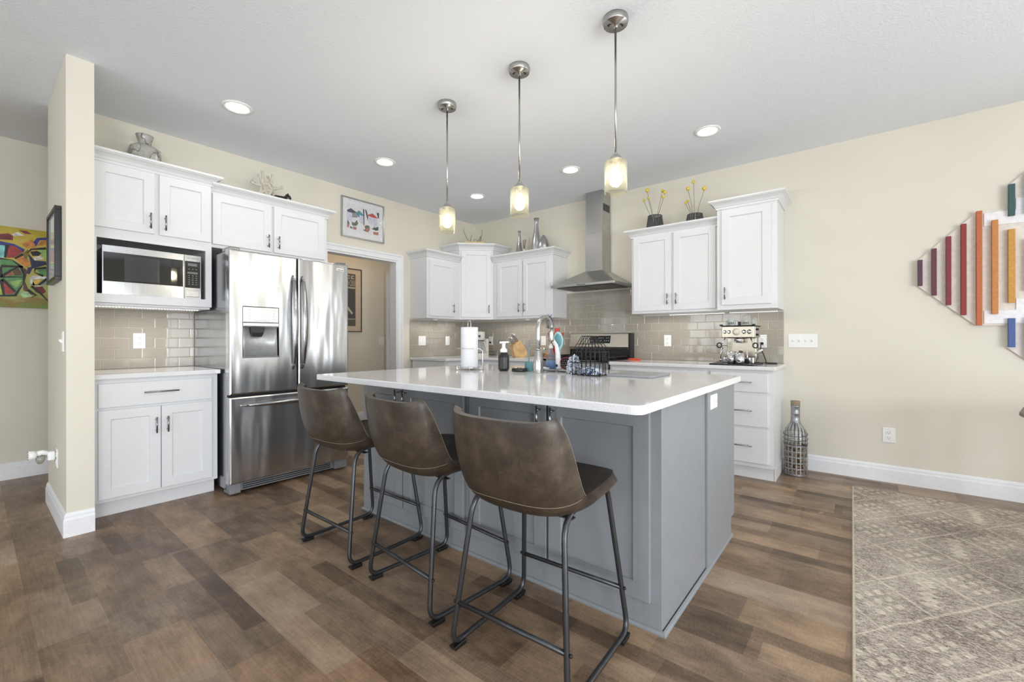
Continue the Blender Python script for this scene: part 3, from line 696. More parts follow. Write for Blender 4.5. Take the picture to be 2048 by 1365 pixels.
def bow(par, p0, p1, dirn, width, bulge=0.055):
    """flat bowed handle, lens-shaped; dirn = unit vector across the blade"""
    p0, p1, dn = Vector(p0), Vector(p1), Vector(dirn); m = MB(); n = 24; rs = []
    for i in range(n+1):
        k = i/n; b = math.sin(PI*k)**0.55; w = 0.006+(width-0.006)*math.sin(PI*k)**0.6; th = 0.008+0.004*math.sin(PI*k)
        c = p0.lerp(p1, k)+Vector((bulge*b, 0, 0)); ring = []
        for j in range(12):
            a = 2*PI*j/12; ring.append(c+dn*(w*math.cos(a))+Vector((th*math.sin(a), 0, 0)))
        rs.append(ring)
    m.rings(rs)
    for e, s in ((p0, 1), (p1, -1)):
        d = (p1-p0).normalized()*s
        m.tube([e+d*0.035-Vector((0.002, 0, 0)), e+d*0.035+Vector((bulge*0.62, 0, 0))], 0.008, 10)
    return m.build('handle', m_steel('fridge_handle_steel', (168, 169, 171), 0.16, (1, 1, 1), an=0.0), par)
bow(dl, (XF, -2.900, 0.885), (XF, -2.900, 1.625), (0, 1, 0), 0.021)
bow(dr, (XF, -2.826, 0.885), (XF, -2.826, 1.625), (0, 1, 0), 0.021)
bow(fz, (XF, -3.270, 0.643), (XF, -2.500, 0.643), (0, 0, 1), 0.017)
m = MB(); f2 = Frame((XF, 0, 0), (0, 1, 0), (1, 0, 0)); f2.slab(m, -2.534, -2.466, 1.702, 1.728, 0.003); bd = m.build('badge', m_steel('badge_plate', (214, 214, 214), 0.35), dr)
m = MB()
for i in range(9):
    if i != 5: f2.box(m, -2.527+0.0062*i, -2.5225+0.0062*i, 1.712, 1.718, 0.003, 0.0034)
m.build('badge_lettering', DARKIN, bd)
m = MB(); m.box(0.60, 0.755, -3.262, -2.545, 0.022, 0.080); g = m.build('toe_grille', GREYPL, t, bevel=0.002)
m = MB()
for i in range(3): m.box(0.754, 0.7575, -3.245, -2.575, 0.032+0.015*i, 0.040+0.015*i)
m.build('grille_slot', DARKIN, g)
for a0, a1 in ((-3.336, -3.264), (-2.541, -2.432)): MB().box(0.66, 0.775, a0, a1, 0.012, 0.082).build('foot_cover', GREYPL, t, bevel=0.004)
m = MB()
for a in (-3.30, -2.48): m.lathe([(0.018, 0), (0.018, 0.02)], (0.69, a, 0.0), 16); m.lathe([(0.018, 0), (0.018, 0.036)], (0.10, a, 0.0), 16)
m.build('roller', DARKIN, t)
for a in (-3.30, -2.47): MB().box(0.63, 0.765, a-0.035, a+0.035, 1.7565, 1.785).build('hinge_cover', SIDEGREY, t, bevel=0.005)

# ------------------------------------------------------------------ microwave
t = thing('microwave', 'stainless steel and black glass microwave in the open cabinet niche', 'microwave', (0.28, -3.69, 1.396))
m = MB(); m.box(0.09, 0.445, -3.955, -3.425, 1.410, 1.722); m.build('case', flat('microwave_case_grey', (92, 93, 95), 0.35, 0.6), t, bevel=0.004)
m = MB()
for y in (-3.93, -3.45):
    for x in (0.12, 0.42): m.lathe([(0.012, 0), (0.012, 0.016)], (x, y, 1.3955), 12)
m.build('foot', BLACKPL, t)
f = Frame((0.446, 0, 0), (0, 1, 0), (1, 0, 0))
def bowed(name, a0, a1, b0, b1, c0, c1, bow_, mat, par):
    m = MB(); n = 12; rs = []
    for i in range(n+1):
        k = i/n; a = a0+(a1-a0)*k; cc = c1 + bow_*(1-(2*k-1)**2)
        rs.append([f.p(a, b0, c0), f.p(a, b0+0.002, cc), f.p(a, b1-0.002, cc), f.p(a, b1, c0)])
    m.rings(rs, smooth=False); return m.build(name, mat, par)
dm = bowed('door', -3.957, -3.524, 1.416, 1.735, 0.0, 0.020, 0.010, m_steel('microwave_steel', (190, 191, 192), 0.2, (1, 60, 1)), t)
bowed('door_glass', -3.952, -3.528, 1.498, 1.692, 0.015, 0.0205, 0.0105, BLACKGL, dm)
bowed('window', -3.895, -3.600, 1.508, 1.676, 0.016, 0.0235, 0.009, WINGL, dm)
pm = bowed('control_panel', -3.521, -3.420, 1.416, 1.735, 0.0, 0.022, 0.0, m_steel('microwave_panel_steel', (190, 191, 192), 0.2, (1, 60, 1)), t)
m = MB(); f.slab(m, -3.518, -3.424, 1.496, 1.690, 0.0235); m.build('control_glass', BLACKGL, pm)
m = MB(); f.box(m, -3.500, -3.444, 1.655, 1.674, 0.0235, 0.0241); f.box(m, -3.503, -3.440, 1.598, 1.612, 0.0235, 0.0241); m.build('display', flat('dim_display', (120, 122, 122), 0.3), pm)
m = MB()
for r in range(6):
    for cc in range(3):
        a = -3.493+cc*0.022; b = 1.632 if r == 0 else 1.585-0.0155*(r-1)
        f.box(m, a-0.005, a+0.005, b-0.002, b+0.002, 0.0235, 0.0241)
m.build('buttons', flat('button_print', (150, 150, 150), 0.4), pm)
m = MB(); f.slab(m, -3.510, -3.430, 1.430, 1.478, 0.0245); m.build('door_button', m_steel('door_button_steel', (206, 207, 208), 0.18, (1, 60, 1)), pm, bevel=0.003)
m = MB()
for i in range(10):
    if i != 3: f.box(m, -3.506+0.0072*i, -3.5015+0.0072*i, 1.709, 1.7135, 0.0222, 0.0226)
m.build('brand_lettering', GREYPL, pm)

# ------------------------------------------------------------------ range hood
t = thing('range_hood', 'stainless steel chimney range hood mounted over the range', 'range hood', (1.99, -0.2, 1.67))
m = MB(); m.box(1.888, 2.094, -0.215, -0.012, 1.86, 2.28); m.build('chimney', HOODST, t, bevel=0.002)
m = MB(); m.box(1.891, 2.091, -0.212, -0.012, 2.28, CEIL-0.001); up = m.build('chimney_sleeve', HOODST, t, bevel=0.002)
m = MB()
for i in range(7): m.box(2.0905, 2.0925, -0.185+i*0.022, -0.172+i*0.022, 2.52, 2.60)
m.build('vent_slot', DARKIN, up)
hx0, hx1, hy0 = 1.612, 2.368, -0.490
m = MB()
A = [(hx0, -0.012, 1.705), (hx0, hy0, 1.705), (hx1, hy0, 1.705), (hx1, -0.012, 1.705)]
B = [(1.886, -0.012, 1.868), (1.886, -0.218, 1.868), (2.096, -0.218, 1.868), (2.096, -0.012, 1.868)]
m.rings([[(x, y, 1.680) for x, y, z in A], A, B], smooth=False); m.build('canopy', HOODST, t, bevel=0.002)
m = MB()
for i in range(2): m.box(hx0+0.05+i*0.335, hx0+0.05+i*0.335+0.32, hy0+0.05, -0.06, 1.674, 1.6795)
m.build('grease_filter', m_steel('filter_mesh_steel', (110, 110, 108), 0.4, (60, 60, 1)), t, bevel=0.002)
m = MB()
for i in range(5): m.lathe([(0.0055, 0), (0.0055, 0.004)], (1.95+0.020*i, hy0, 1.692), 12, ax='-y', cap0=False)
m.build('button', BLACKPL, t)

# ------------------------------------------------------------------ range
t = thing('range', 'stainless steel freestanding range with black cooktop grates, under the hood', 'range', (1.99, -0.33, 0))
rx0, rx1 = 1.612, 2.368
m = MB(); m.box(rx0, rx1, -0.630, -0.014, 0.04, 0.895); m.box(rx0+0.03, rx1-0.03, -0.60, -0.05, 0.0, 0.04); m.build('body', SIDEGREY, t, bevel=0.003)
m = MB(); m.box(rx0, rx1, -0.645, -0.10, 0.896, 0.912); m.build('cooktop', BLACKGL, t, bevel=0.003)
m = MB(); f = Frame((0, -0.630, 0), (1, 0, 0), (0, -1, 0)); f.slab(m, rx0+0.004, rx1-0.004, 0.22, 0.73, 0.03); od = m.build('oven_door', STEEL, t, bevel=0.003)
m = MB(); f.slab(m, rx0+0.09, rx1-0.09, 0.32, 0.62, 0.0315); m.build('oven_window', BLACKGL, od)
m = MB(); f.bar(m, rx0+0.06, 0.685, rx1-0.06, 0.685, 0.03, off=0.045, r=0.011, post=0.06); m.build('handle', STEEL, od)
m = MB(); f.slab(m, rx0+0.004, rx1-0.004, 0.06, 0.21, 0.028); m.build('drawer', STEEL, t, bevel=0.003)
m = MB(); f.slab(m, rx0, rx1, 0.74, 0.89, 0.028); m.build('knob_panel', STEEL, t, bevel=0.003)
for i in range(5):
    m = MB(); m.lathe([(0.020, 0.0), (0.018, 0.028), (0.015, 0.030)], (rx0+0.10+i*0.14, -0.658, 0.82), 20, ax='-y'); m.build('knob', STEEL, t)
# backguard: stepped back panel with a tilted face
m = MB(); m.box(rx0, rx1, -0.085, -0.014, 0.905, 1.02); m.build('backguard_base', BLACKPL, t, bevel=0.002)
m = MB(); m.prism([(rx0+0.002, -0.014, 1.005), (rx0+0.002, -0.100, 1.005), (rx0+0.002, -0.108, 1.035), (rx0+0.002, -0.072, 1.178), (rx0+0.002, -0.062, 1.185), (rx0+0.002, -0.014, 1.185)], (rx1-rx0-0.030, 0, 0)); bg = m.build('backguard', m_steel('backguard_steel', (200, 196, 184), 0.3, (1, 1, 60)), t, bevel=0.002)
m = MB(); m.box(rx1-0.028, rx1+0.001, -0.104, -0.014, 0.912, 1.186); m.build('backguard_end', BLACKPL, t, bevel=0.003)
fb = Frame((0, -0.108, 1.035), (1, 0, 0), (0, -1, 0))
m = MB(); s = Vector((0, 0.036, 0.143))
def tp(a, k, o=0.0012): return Vector((a, -0.108, 1.035)) + s*k + Vector((0, -0.97, -0.24))*o
m.prism([tp(1.875, 0.28), tp(2.125, 0.28), tp(2.125, 0.86), tp(1.875, 0.86)], Vector((0, -0.97, 0.24))*0.002); cp = m.build('control_display', BLACKGL, bg)
m = MB()
for r, kk in ((0, 0.66), (1, 0.45)):
    for i in range(10):
        if (i+r) % 4 == 3: continue
        a = 1.89+i*0.0235; m.prism([tp(a, kk, .0034), tp(a+0.010, kk, .0034), tp(a+0.010, kk+0.05, .0034), tp(a, kk+0.05, .0034)], Vector((0, -0.97, 0.24))*0.0006)
m.build('display_icons', flat('pale_icon_print', (190, 190, 190), 0.4), cp)
# continuous grates and burners
m = MB()
for gx in (rx0+0.03, rx0+0.275, rx0+0.52):
    w = 0.205
    for yy in (-0.60, -0.37, -0.135): m.box(gx, gx+w, yy-0.006, yy+0.006, 0.930, 0.945)
    for xx in (gx, gx+w/2, gx+w): m.box(xx-0.006, xx+0.006, -0.606, -0.129, 0.932, 0.947)
    for xx in (gx, gx+w):
        for yy in (-0.60, -0.135): m.box(xx-0.007, xx+0.007, yy-0.007, yy+0.007, 0.9122, 0.932)
m.build('grate', BLACKM, t, bevel=0.001)
for bx in (rx0+0.132, rx1-0.132, (rx0+rx1)/2):
    for by in ((-0.49, -0.25) if bx != (rx0+rx1)/2 else (-0.37,)):
        m = MB(); m.lathe([(0.045, 0), (0.045, 0.006), (0.034, 0.008), (0.034, 0.014), (0.010, 0.016)], (bx, by, 0.9122), 24); m.build('burner', BLACKM, t)

# ------------------------------------------------------------------ island
t = thing('kitchen_island', 'slate grey kitchen island cabinet with shaker doors, under the long white worktop', 'kitchen island', (2.70, -2.28, 0))
IX0, IX1, IY0, IY1 = 1.712, 3.690, -2.862, -1.700
m = MB(); m.box(IX0, 2.29, IY0, IY1, 0.10, 0.872); m.box(3.01, IX1, IY0, IY1, 0.10, 0.872); m.box(2.29, 3.01, IY0, -2.075, 0.10, 0.872); m.box(2.29, 3.01, -1.755, IY1, 0.10, 0.872); m.box(2.29, 3.01, -2.075, -1.755, 0.10, 0.66); m.box(IX0, IX1, IY0, IY1-0.075, 0.0, 0.10); m.build('body', ISL, t, bevel=0.0015)
FI = Frame((0, IY0, 0), (1, 0, 0), (0, -1, 0))
for a0, a1, h in ((1.748, 2.142, 2.112), (2.152, 2.655, 2.182), (2.700, 3.176, 3.146), (3.188, 3.650, 3.218)):
    door(t, FI, a0, a1, 0.112, 0.845, 0.0, ISL, (h, 0.765, 'v'), 0.11, st=0.066)
m = MB(); m.box(IX1, IX1+0.006, -2.268, IY1+0.001, 0.10, 0.872); m.box(IX1, IX1+0.006, -2.268, IY1-0.075, 0.0, 0.10); m.build('end_panel', ISL, t)
MB().box(IX1, IX1+0.012, -2.276, -2.264, 0.0, 0.872).build('end_batten', ISL, t, bevel=0.002)
m = MB(); m.sweep([(IX0, IY1-0.075), (IX0, IY0), (IX1+0.006, IY0), (IX1+0.006, IY1-0.075)][::1], [(0, 0), (0.012, 0), (0.012, 0.006), (0.007, 0.014), (0, 0.017)]); m.build('shoe_molding', ISL, t)
FE = Frame((IX1+0.006, 0, 0), (0, 1, 0), (1, 0, 0))
for a0, a1 in ((-2.26, -1.99), (-1.985, -1.705)): pass
# island worktop with the sink cut-out
CX0, CX1, CY0, CY1 = 1.646, 3.733, -3.161, -1.672
HX0, HX1, HY0, HY1 = 2.32, 2.98, -2.045, -1.785
def rrect(x0, x1, y0, y1, r, n=6):
    o = []
    for cx, cy, a in ((x1-r, y1-r, 0), (x0+r, y1-r, PI/2), (x0+r, y0+r, PI), (x1-r, y0+r, 1.5*PI)):
        for i in range(n+1): o.append((cx+r*math.cos(a+PI/2*i/n), cy+r*math.sin(a+PI/2*i/n)))
    return o
m = MB(); bm = m.bm
zb, zt, ch = CZ-0.030, CZ, 0.004
def ringv(pts, z): return [bm.verts.new((x, y, z)) for x, y in pts]
o0 = ringv(rrect(CX0, CX1, CY0, CY1, 0.035), zb); o1 = ringv(rrect(CX0, CX1, CY0, CY1, 0.035), zt-ch); o2 = ringv(rrect(CX0+ch, CX1-ch, CY0+ch, CY1-ch, 0.033), zt)
h0 = ringv(rrect(HX0, HX1, HY0, HY1, 0.02), zb); h2 = ringv(rrect(HX0, HX1, HY0, HY1, 0.02), zt)
n = len(o0)
for A, B in ((o0, o1), (o1, o2), (h0, h2)):
    for j in range(n): m._f((A[j], A[(j+1) % n], B[(j+1) % n], B[j]))
for A, B in ((o2, h2), (o0, h0)):
    for j in range(n): m._f((A[j], A[(j+1) % n], B[(j+1) % n], B[j]))
tag(m.build('countertop', QUARTZ), 'large white quartz worktop overhanging the slate grey island', 'worktop')
t = thing('sink', 'stainless steel undermount sink bowl in the island worktop, behind the faucet', 'sink', (2.65, -1.915, 0.70))
m = MB(); q = lambda d, z: [(x, y, z) for x, y in rrect(HX0+0.004+d, HX1-0.004-d, HY0+0.004+d, HY1-0.004-d, 0.02)]
m.rings([q(0, CZ-0.012), q(0.006, 0.72), q(0.02, 0.70)], cap0=False, smooth=False); m.build('bowl', STEEL, t, recalc=False)
m = MB(); m.lathe([(0.04, 0.001), (0.03, 0.003), (1e-4, 0.003)], (2.65, -1.915, 0.70), 24); m.build('drain', CHROME, t)

def outlet(name, label, fr, a, b, w=0.072, h=0.116, kind='duplex', gangs=1, cat='outlet', c=0.0):
    t = thing(name, label, cat, tuple(fr.p(a, b, c)))
    f = Frame(fr.p(a, b, c+0.0005), fr.r, fr.n)
    m = MB(); f.loopface(m, [[(-w/2, -h/2, 0), (w/2, -h/2, 0), (w/2, h/2, 0), (-w/2, h/2, 0)], [(-w/2, -h/2, .003), (w/2, -h/2, .003), (w/2, h/2, .003), (-w/2, h/2, .003)], [(-w/2+.004, -h/2+.004, .006), (w/2-.004, -h/2+.004, .006), (w/2-.004, h/2-.004, .006), (-w/2+.004, h/2-.004, .006)]])
    m.build('plate', WHITEPL, t)
    m = MB(); d = MB(); hd = False
    for g in range(gangs):
        ga = (g-(gangs-1)/2)*0.046
        if kind == 'duplex':
            for bb in (-0.020, 0.020):
                f.slab(m, ga-0.0165, ga+0.0165, bb-0.014, bb+0.014, 0.0085)
                for aa, hh in ((-0.0065, 0.009), (0.0065, 0.007)): f.box(d, ga+aa-0.001, ga+aa+0.001, bb-hh/2+0.003, bb+hh/2+0.003, 0.0084, 0.0090)
                f.box(d, ga-0.002, ga+0.002, bb-0.010, bb-0.006, 0.0084, 0.0090); hd = True
        elif kind == 'horizontal':
            for aa in (-0.020, 0.020):
                f.slab(m, aa-0.014, aa+0.014, -0.0165, 0.0165, 0.0085)
                for bb, hh in ((-0.0065, 0.009), (0.0065, 0.007)): f.box(d, aa-hh/2, aa+hh/2, bb-0.001, bb+0.001, 0.0084, 0.0090)
                f.box(d, aa+0.006, aa+0.010, -0.002, 0.002, 0.0084, 0.0090); hd = True
        elif kind == 'rocker': f.slab(m, ga-0.0165, ga+0.0165, -0.033, 0.033, 0.009)
        else:
            f.loopface(m, [[(ga-0.005, -0.010, .005), (ga+0.005, -0.010, .005), (ga+0.005, 0.012, .005), (ga-0.005, 0.012, .005)], [(ga-0.004, 0.004, .018), (ga+0.004, 0.004, .018), (ga+0.004, 0.012, .018), (ga-0.004, 0.012, .018)]])
    m.build({'duplex': 'receptacle', 'horizontal': 'receptacle', 'rocker': 'rocker'}.get(kind, 'toggle'), WHITEPL, t)
    if hd: d.build('slot', DARKIN, t)
    else: d.bm.free()
    return t
outlet('power_outlet', 'white outlet plate mounted sideways on the end panel of the grey island', FE, -2.155, 0.805, 0.116, 0.072, 'horizontal')

# ------------------------------------------------------------------ faucet
fx, fy = 2.668, -2.222
t = thing('faucet', 'brushed nickel gooseneck faucet on the island worktop', 'faucet', (fx, fy, CZ))
m = MB(); m.lathe([(0.0335, 0), (0.0335, 0.004), (0.031, 0.010), (0.0315, 0.040), (0.0285, 0.080), (0.022, 0.115), (0.0175, 0.140), (0.0165, 0.147)], (fx, fy, CZ), 32); m.build('base', NICKEL, t)
m = MB(); m.lathe([(0.018, 0), (0.0185, 0.003), (0.018, 0.006)], (fx, fy, CZ+0.147), 28); m.build('collar', NICKEL, t)
R = 0.075; zt_ = CZ+0.283; pts = [(fx, fy, CZ+0.150), (fx, fy, CZ+0.22)]
for i in range(17):
    a = PI - PI*i/16; pts.append((fx, fy+R+R*math.cos(a), zt_+R*math.sin(a)))
m = MB(); m.tube(pts, 0.0138, 18); m.build('spout', NICKEL, t)
m = MB(); m.lathe([(0.0145, 0), (0.016, -0.02), (0.0185, -0.075), (0.016, -0.085), (1e-4, -0.085)], (fx, fy+2*R, zt_+0.001), 24); m.build('spray_head', NICKEL, t)

# ------------------------------------------------------------------ counter stools
def make_stool(label):
    t = thing('counter_stool', label, 'stool', (0, 0, 0), 'leather counter stools along the island')
    ctr = [(.215, .622), (.15, .608), (.07, .590), (-.02, .575), (-.09, .567), (-.15, .568), (-.195, .584), (-.228, .620), (-.250, .670), (-.264, .728), (-.272, .790), (-.275, .840), (-.275, .866)]
    edg = [(.200, .621, .190), (.145, .624, .212), (.07, .620, .219), (-.01, .614, .219), (-.065, .610, .214), (-.105, .622, .209), (-.128, .650, .206), (-.147, .690, .204), (-.166, .736, .202), (-.186, .784, .199), (-.206, .830, .194), (-.224, .862, .187), (-.232, .874, .178)]
    # smooth resample along the profile
    def cat(P, u):
        n = len(P)-1; x = u*n; i = min(int(x), n-1); k = x-i
        p = [P[max(i-1, 0)], P[i], P[i+1], P[min(i+2, n)]]
        return tuple(0.5*((2*p[1][d])+(-p[0][d]+p[2][d])*k+(2*p[0][d]-5*p[1][d]+4*p[2][d]-p[3][d])*k*k+(-p[0][d]+3*p[1][d]-3*p[2][d]+p[3][d])*k**3) for d in range(len(P[0])))
    NU, NV = 44, 28
    grid = []
    for i in range(NU+1):
        u = i/NU; c = cat(ctr, u); e = cat(edg, u); row = []
        for j in range(NV+1):
            s = -1+2*j/NV; a = abs(s); x = e[2]*math.sin(s*PI/2*0.92)/math.sin(PI/2*0.92); k = a**2.6
            row.append((x, c[0]+(e[0]-c[0])*k, c[1]+(e[1]-c[1])*k))
        grid.append(row)
    m = MB(); bm = m.bm; V = [[bm.verts.new(p) for p in r] for r in grid]
    for i in range(NU):
        for j in range(NV): m._f((V[i][j], V[i][j+1], V[i+1][j+1], V[i+1][j]), True)
    bmesh.ops.recalc_face_normals(bm, faces=bm.faces)
    # inward normal must face up/forward so the padding grows to the outside
    bm.faces.ensure_lookup_table(); bm.normal_update()
    if bm.faces[5*NV+NV//2].normal.z < 0: bmesh.ops.reverse_faces(bm, faces=bm.faces)
    sh = m.build('seat_shell', LEATHER, t, recalc=False)
    md = sh.modifiers.new('pad', 'SOLIDIFY'); md.thickness = 0.030; md.offset = -1; md.use_rim = True
    md = sh.modifiers.new('edge', 'BEVEL'); md.width = 0.010; md.segments = 3; md.limit_method = 'ANGLE'; md.angle_limit = math.radians(55)
    for p in sh.data.polygons: p.use_smooth = True
    # stitched seam round the outside of the bucket and along the back edges
    def outer(i, j, d=0.0312):
        p = Vector(grid[i][j]); a = Vector(grid[min(i+1, NU)][j])-Vector(grid[max(i-1, 0)][j]); b = Vector(grid[i][min(j+1, NV)])-Vector(grid[i][max(j-1, 0)])
        n = a.cross(b).normalized()
        if n.z > 0 if i < NU*0.5 else n.y > 0: n = -n
        return p + n*d
    def at(uf, j):
        i = min(int(uf), NU-1); k = uf-i; return outer(i, j).lerp(outer(i+1, j), k)
    m = MB(); seam = []
    for j in range(1, NV):
        s = abs(-1+2*j/NV); seam.append(at(25.6 - 6.6*s**2.4, j))
    m.tube(seam, 0.0009, 6); m.build('seam', THREAD, sh)
    for j in (0, NV):
        pts = []
        for i in range(19, NU-1):
            p = Vector(grid[i][j]); q = outer(i, j); d = Vector((1 if j else -1, 0, 0)); pts.append(p.lerp(q, 0.62)+d*0.0105)
        MB().tube(pts, 0.0009, 6).build('edge_stitching', THREAD, sh)
    # sled frame: one closed tube loop per side
    def fil(P, r, n=5):
        out = []; N = len(P)
        for i in range(N):
            p = Vector(P[i]); a = Vector(P[i-1])-p; b = Vector(P[(i+1) % N])-p; a.normalize(); b.normalize()
            rr = r[i]; A = p+a*rr; B = p+b*rr
            for k in range(n+1):
                s = k/n; out.append(A*(1-s)**2 + p*2*s*(1-s) + B*s*s)
        return out
    for sx in (-1, 1):
        P = [(sx*.185, -.165, .557), (sx*.185, .155, .580), (sx*.238, .226, .022), (sx*.236, -.232, .022)]
        m = MB(); m.tube(fil(P, [.075, .05, .06, .06]), 0.0098, 12, closed=True); m.build('leg_loop', DARKMETAL, t)
        for yy, dr in ((.185, 1), (-.192, -1)):
            m = MB(); m.prism([(sx*.237-.014, yy-.028, 0.0), (sx*.237-.014, yy+.028, 0.0), (sx*.237-.014, yy+.028+(.01 if dr > 0 else 0), .017), (sx*.237-.014, yy-.028-(.01 if dr < 0 else 0), .017)], (.028, 0, 0)); m.build('foot_pad', BLACKPL, t, bevel=0.003)
    def legx(y0, z): return 0
    m = MB(); m.tube([(-.2235, -.2125, .175), (.2235, -.2125, .175)], 0.0085, 10); m.build('rear_footrest', DARKMETAL, t)
    m = MB(); m.tube([(-.2235, .204, .185), (.2235, .204, .185)], 0.0085, 10); m.build('front_footrest', DARKMETAL, t)
    m = MB()
    for sx in (-1, 1):
        for yy, z in ((-.2125, .175), (.204, .185)): m.ball((sx*.235, yy, z), 0.0065, 10, 6)
    m.build('bolt', BLACKM, t)
    m = MB()
    for yy in (-.10, .09): m.box(-.185, .185, yy-.012, yy+.012, .5325 if yy < 0 else .551, .5365 if yy < 0 else .555)
    m.build('seat_bracket', DARKMETAL, t)
    return t
st0 = make_stool('worn brown leather counter stool standing closest to the fridge')
dup(st0, (2.757, -3.130, 0), math.radians(-5.0), 'worn brown leather counter stool in the middle of the row at the island')
dup(st0, (3.360, -3.176, 0), math.radians(2.5), 'worn brown leather counter stool at the end of the row away from the fridge')
st0.location = (2.105, -3.118, 0); st0.rotation_euler = (0, 0, math.radians(0.5))

# ------------------------------------------------------------------ wall plates
FH = Frame((XW, 0, 0), (0, 1, 0), (1, 0, 0)); FS = Frame((0, SY0, 0), (1, 0, 0), (0, -1, 0))
FT = Frame((0.0098, 0, 0), (0, 1, 0), (1, 0, 0)); FU = Frame((0, -0.0098, 0), (1, 0, 0), (0, -1, 0))
outlet('power_outlet', 'white duplex outlet on the glossy tiles beside the refrigerator', FT, -3.686, 1.110)
outlet('wall_switch', 'double white switch plate on the tiles nearest the cased opening', FT, -0.964, 1.103, 0.116, 0.118, 'rocker', 2, 'switch')
outlet('wall_switch', 'single white rocker plate on the corner tiles, beside the double plate', FT, -0.536, 1.102, 0.072, 0.118, 'rocker', 1, 'switch')
outlet('power_outlet', 'white outlet on the tiles with the black coffee maker cord plugged in', FU, 0.311, 1.101)
outlet('power_outlet', 'white outlet on the tiles behind the faucet, above the salt shakers', FU, 1.184, 1.101)
outlet('power_outlet', 'white duplex outlet on the tiles above the red ring', FU, 2.725, 1.102)
outlet('power_outlet', 'white outlet on the tiles with the espresso machine plug in it', FU, 3.577, 1.098)
outlet('wall_switch', 'wide white four-toggle switch plate on the beige wall beside the tiles', FB, 3.880, 1.102, 0.212, 0.118, 'toggle', 4, 'switch')
outlet('power_outlet', 'white duplex outlet low on the bare beige wall', FB, 4.442, 0.366, 0.078, 0.118)
outlet('wall_switch', 'white toggle switch on the side of the stub wall', FS, 0.648, 1.108, 0.072, 0.118, 'toggle', 1, 'switch')
outlet('power_outlet', 'white outlet low on the side of the stub wall, holding the night light', FS, 0.372, 0.385)
outlet('wall_switch', 'white switch plate on the hall wall seen through the cased opening', FH, -0.815, 1.095, 0.085, 0.118, 'rocker', 1, 'switch')

# plug-in night light
t = thing('night_light', 'white plug-in night light with a chrome-ringed head, on the stub wall outlet', 'night light', (0.372, SY0, 0.40))
yo = SY0-0.0100
m = MB(); m.box(0.350, 0.394, yo-0.034, yo, 0.375, 0.432); m.build('body', WHITEPL, t, bevel=0.010, seg=3)
m = MB(); m.tube([(0.372, yo-0.030, 0.420), (0.372, yo-0.055, 0.430), (0.372, yo-0.075, 0.424)], [0.014, 0.016, 0.018], 14); m.build('arm', WHITEPL, t)
m = MB(); m.lathe([(0.012, 0), (0.026, 0.012), (0.028, 0.035), (0.026, 0.037)], (0.372, yo-0.074, 0.420), 20, ax='-y'); hd = m.build('head', WHITEPL, t)
m = MB()
for i in range(6):
    a = i*PI/3; m.lathe([(0.0075, 0.036), (0.009, 0.040), (0.006, 0.041)], (0.372+0.016*math.cos(a), yo-0.074, 0.420+0.016*math.sin(a)), 12, ax='-y')
m.build('lens_ring', CHROME, hd)
m = MB(); m.lathe([(0.022, 0.0), (0.020, -0.028), (0.011, -0.046), (1e-4, -0.048)], (0.372, yo-0.062, 0.410), 18); m.build('sensor_dome', flat('smoky_dome', (150, 146, 138), 0.15), t)

# ------------------------------------------------------------------ pictures
def poly_patch(m, pts, x, d): m.prism([(x, y, z) for y, z in pts], (d, 0, 0))
t = thing('framed_print', 'framed print of colourful patio umbrellas and potted plants, above the cased opening', 'picture', (0.0, -1.783, 2.22))
y0, y1, z0, z1 = -2.044, -1.520, 2.212, 2.640
m = MB()
for a in ((y0, y1, z0, z0+.014), (y0, y1, z1-.014, z1), (y0, y0+.014, z0+.014, z1-.014), (y1-.014, y1, z0+.014, z1-.014)): m.box(0.0008, 0.024, a[0], a[1], a[2], a[3])
m.build('frame', m_steel('silver_picture_frame', (186, 186, 190), 0.3, (1, 1, 1)), t, bevel=0.0015)
MB().box(0.001, 0.012, y0+.014, y1-.014, z0+.014, z1-.014).build('mat_board', flat('white_mat', (238, 238, 240), 0.7), t)
pc = {'navy': (62, 58, 84), 'lilac': (212, 208, 226), 'mauve': (150, 140, 150), 'teal': (72, 150, 162), 'darkgreen': (48, 62, 54), 'red': (196, 66, 62), 'green': (92, 112, 86), 'terracotta': (176, 118, 104)}
m = MB(); ml = [flat('print_paper', (232, 232, 236), 0.7)]; ks = sorted(pc)
for k_ in ks: ml.append(flat('print_'+k_, pc[k_], 0.7, var=0.08, nscale=60))
m.box(0.0122, 0.0128, -1.985, -1.580, 2.285, 2.575)
for i, (c, pts) in enumerate(PRINT[1:]):
    m.mi = 1+ks.index(c); poly_patch(m, pts, 0.0129+0.00004*i, 0.0002)
m.build('print', ml, t)
MB().box(0.0155, 0.0168, y0+.012, y1-.012, z0+.012, z1-.012).build('glazing', PICGLASS, t)

t = thing('framed_poster', 'tall dark-framed poster with cream mat, on the hall wall past the fridge', 'picture', (XW, -1.45, 1.22))
y0, y1, z0, z1 = -1.770, -1.137, 1.222, 2.070
m = MB()
for a in ((y0, y1, z0, z0+.010), (y0, y1, z1-.010, z1), (y0, y0+.010, z0+.010, z1-.010), (y1-.010, y1, z0+.010, z1-.010)): m.box(XW+.0008, XW+.022, a[0], a[1], a[2], a[3])
m.build('frame', flat('dark_brown_frame', (48, 34, 28), 0.4), t)
MB().box(XW+.001, XW+.012, y0+.010, y1-.010, z0+.010, z1-.010).build('mat_board', flat('cream_mat', (226, 205, 180), 0.7), t)
m = MB(); px_ = XW+.0122
m.mi = 0; m.box(px_, px_+.0004, -1.68, -1.228, 1.300, 2.000)
m.mi = 1; m.box(px_+.0005, px_+.0007, -1.675, -1.233, 1.405, 1.795)
m.mi = 2; m.box(px_+.0005, px_+.0007, -1.675, -1.233, 1.804, 1.820)
rs_ = random.Random(3)
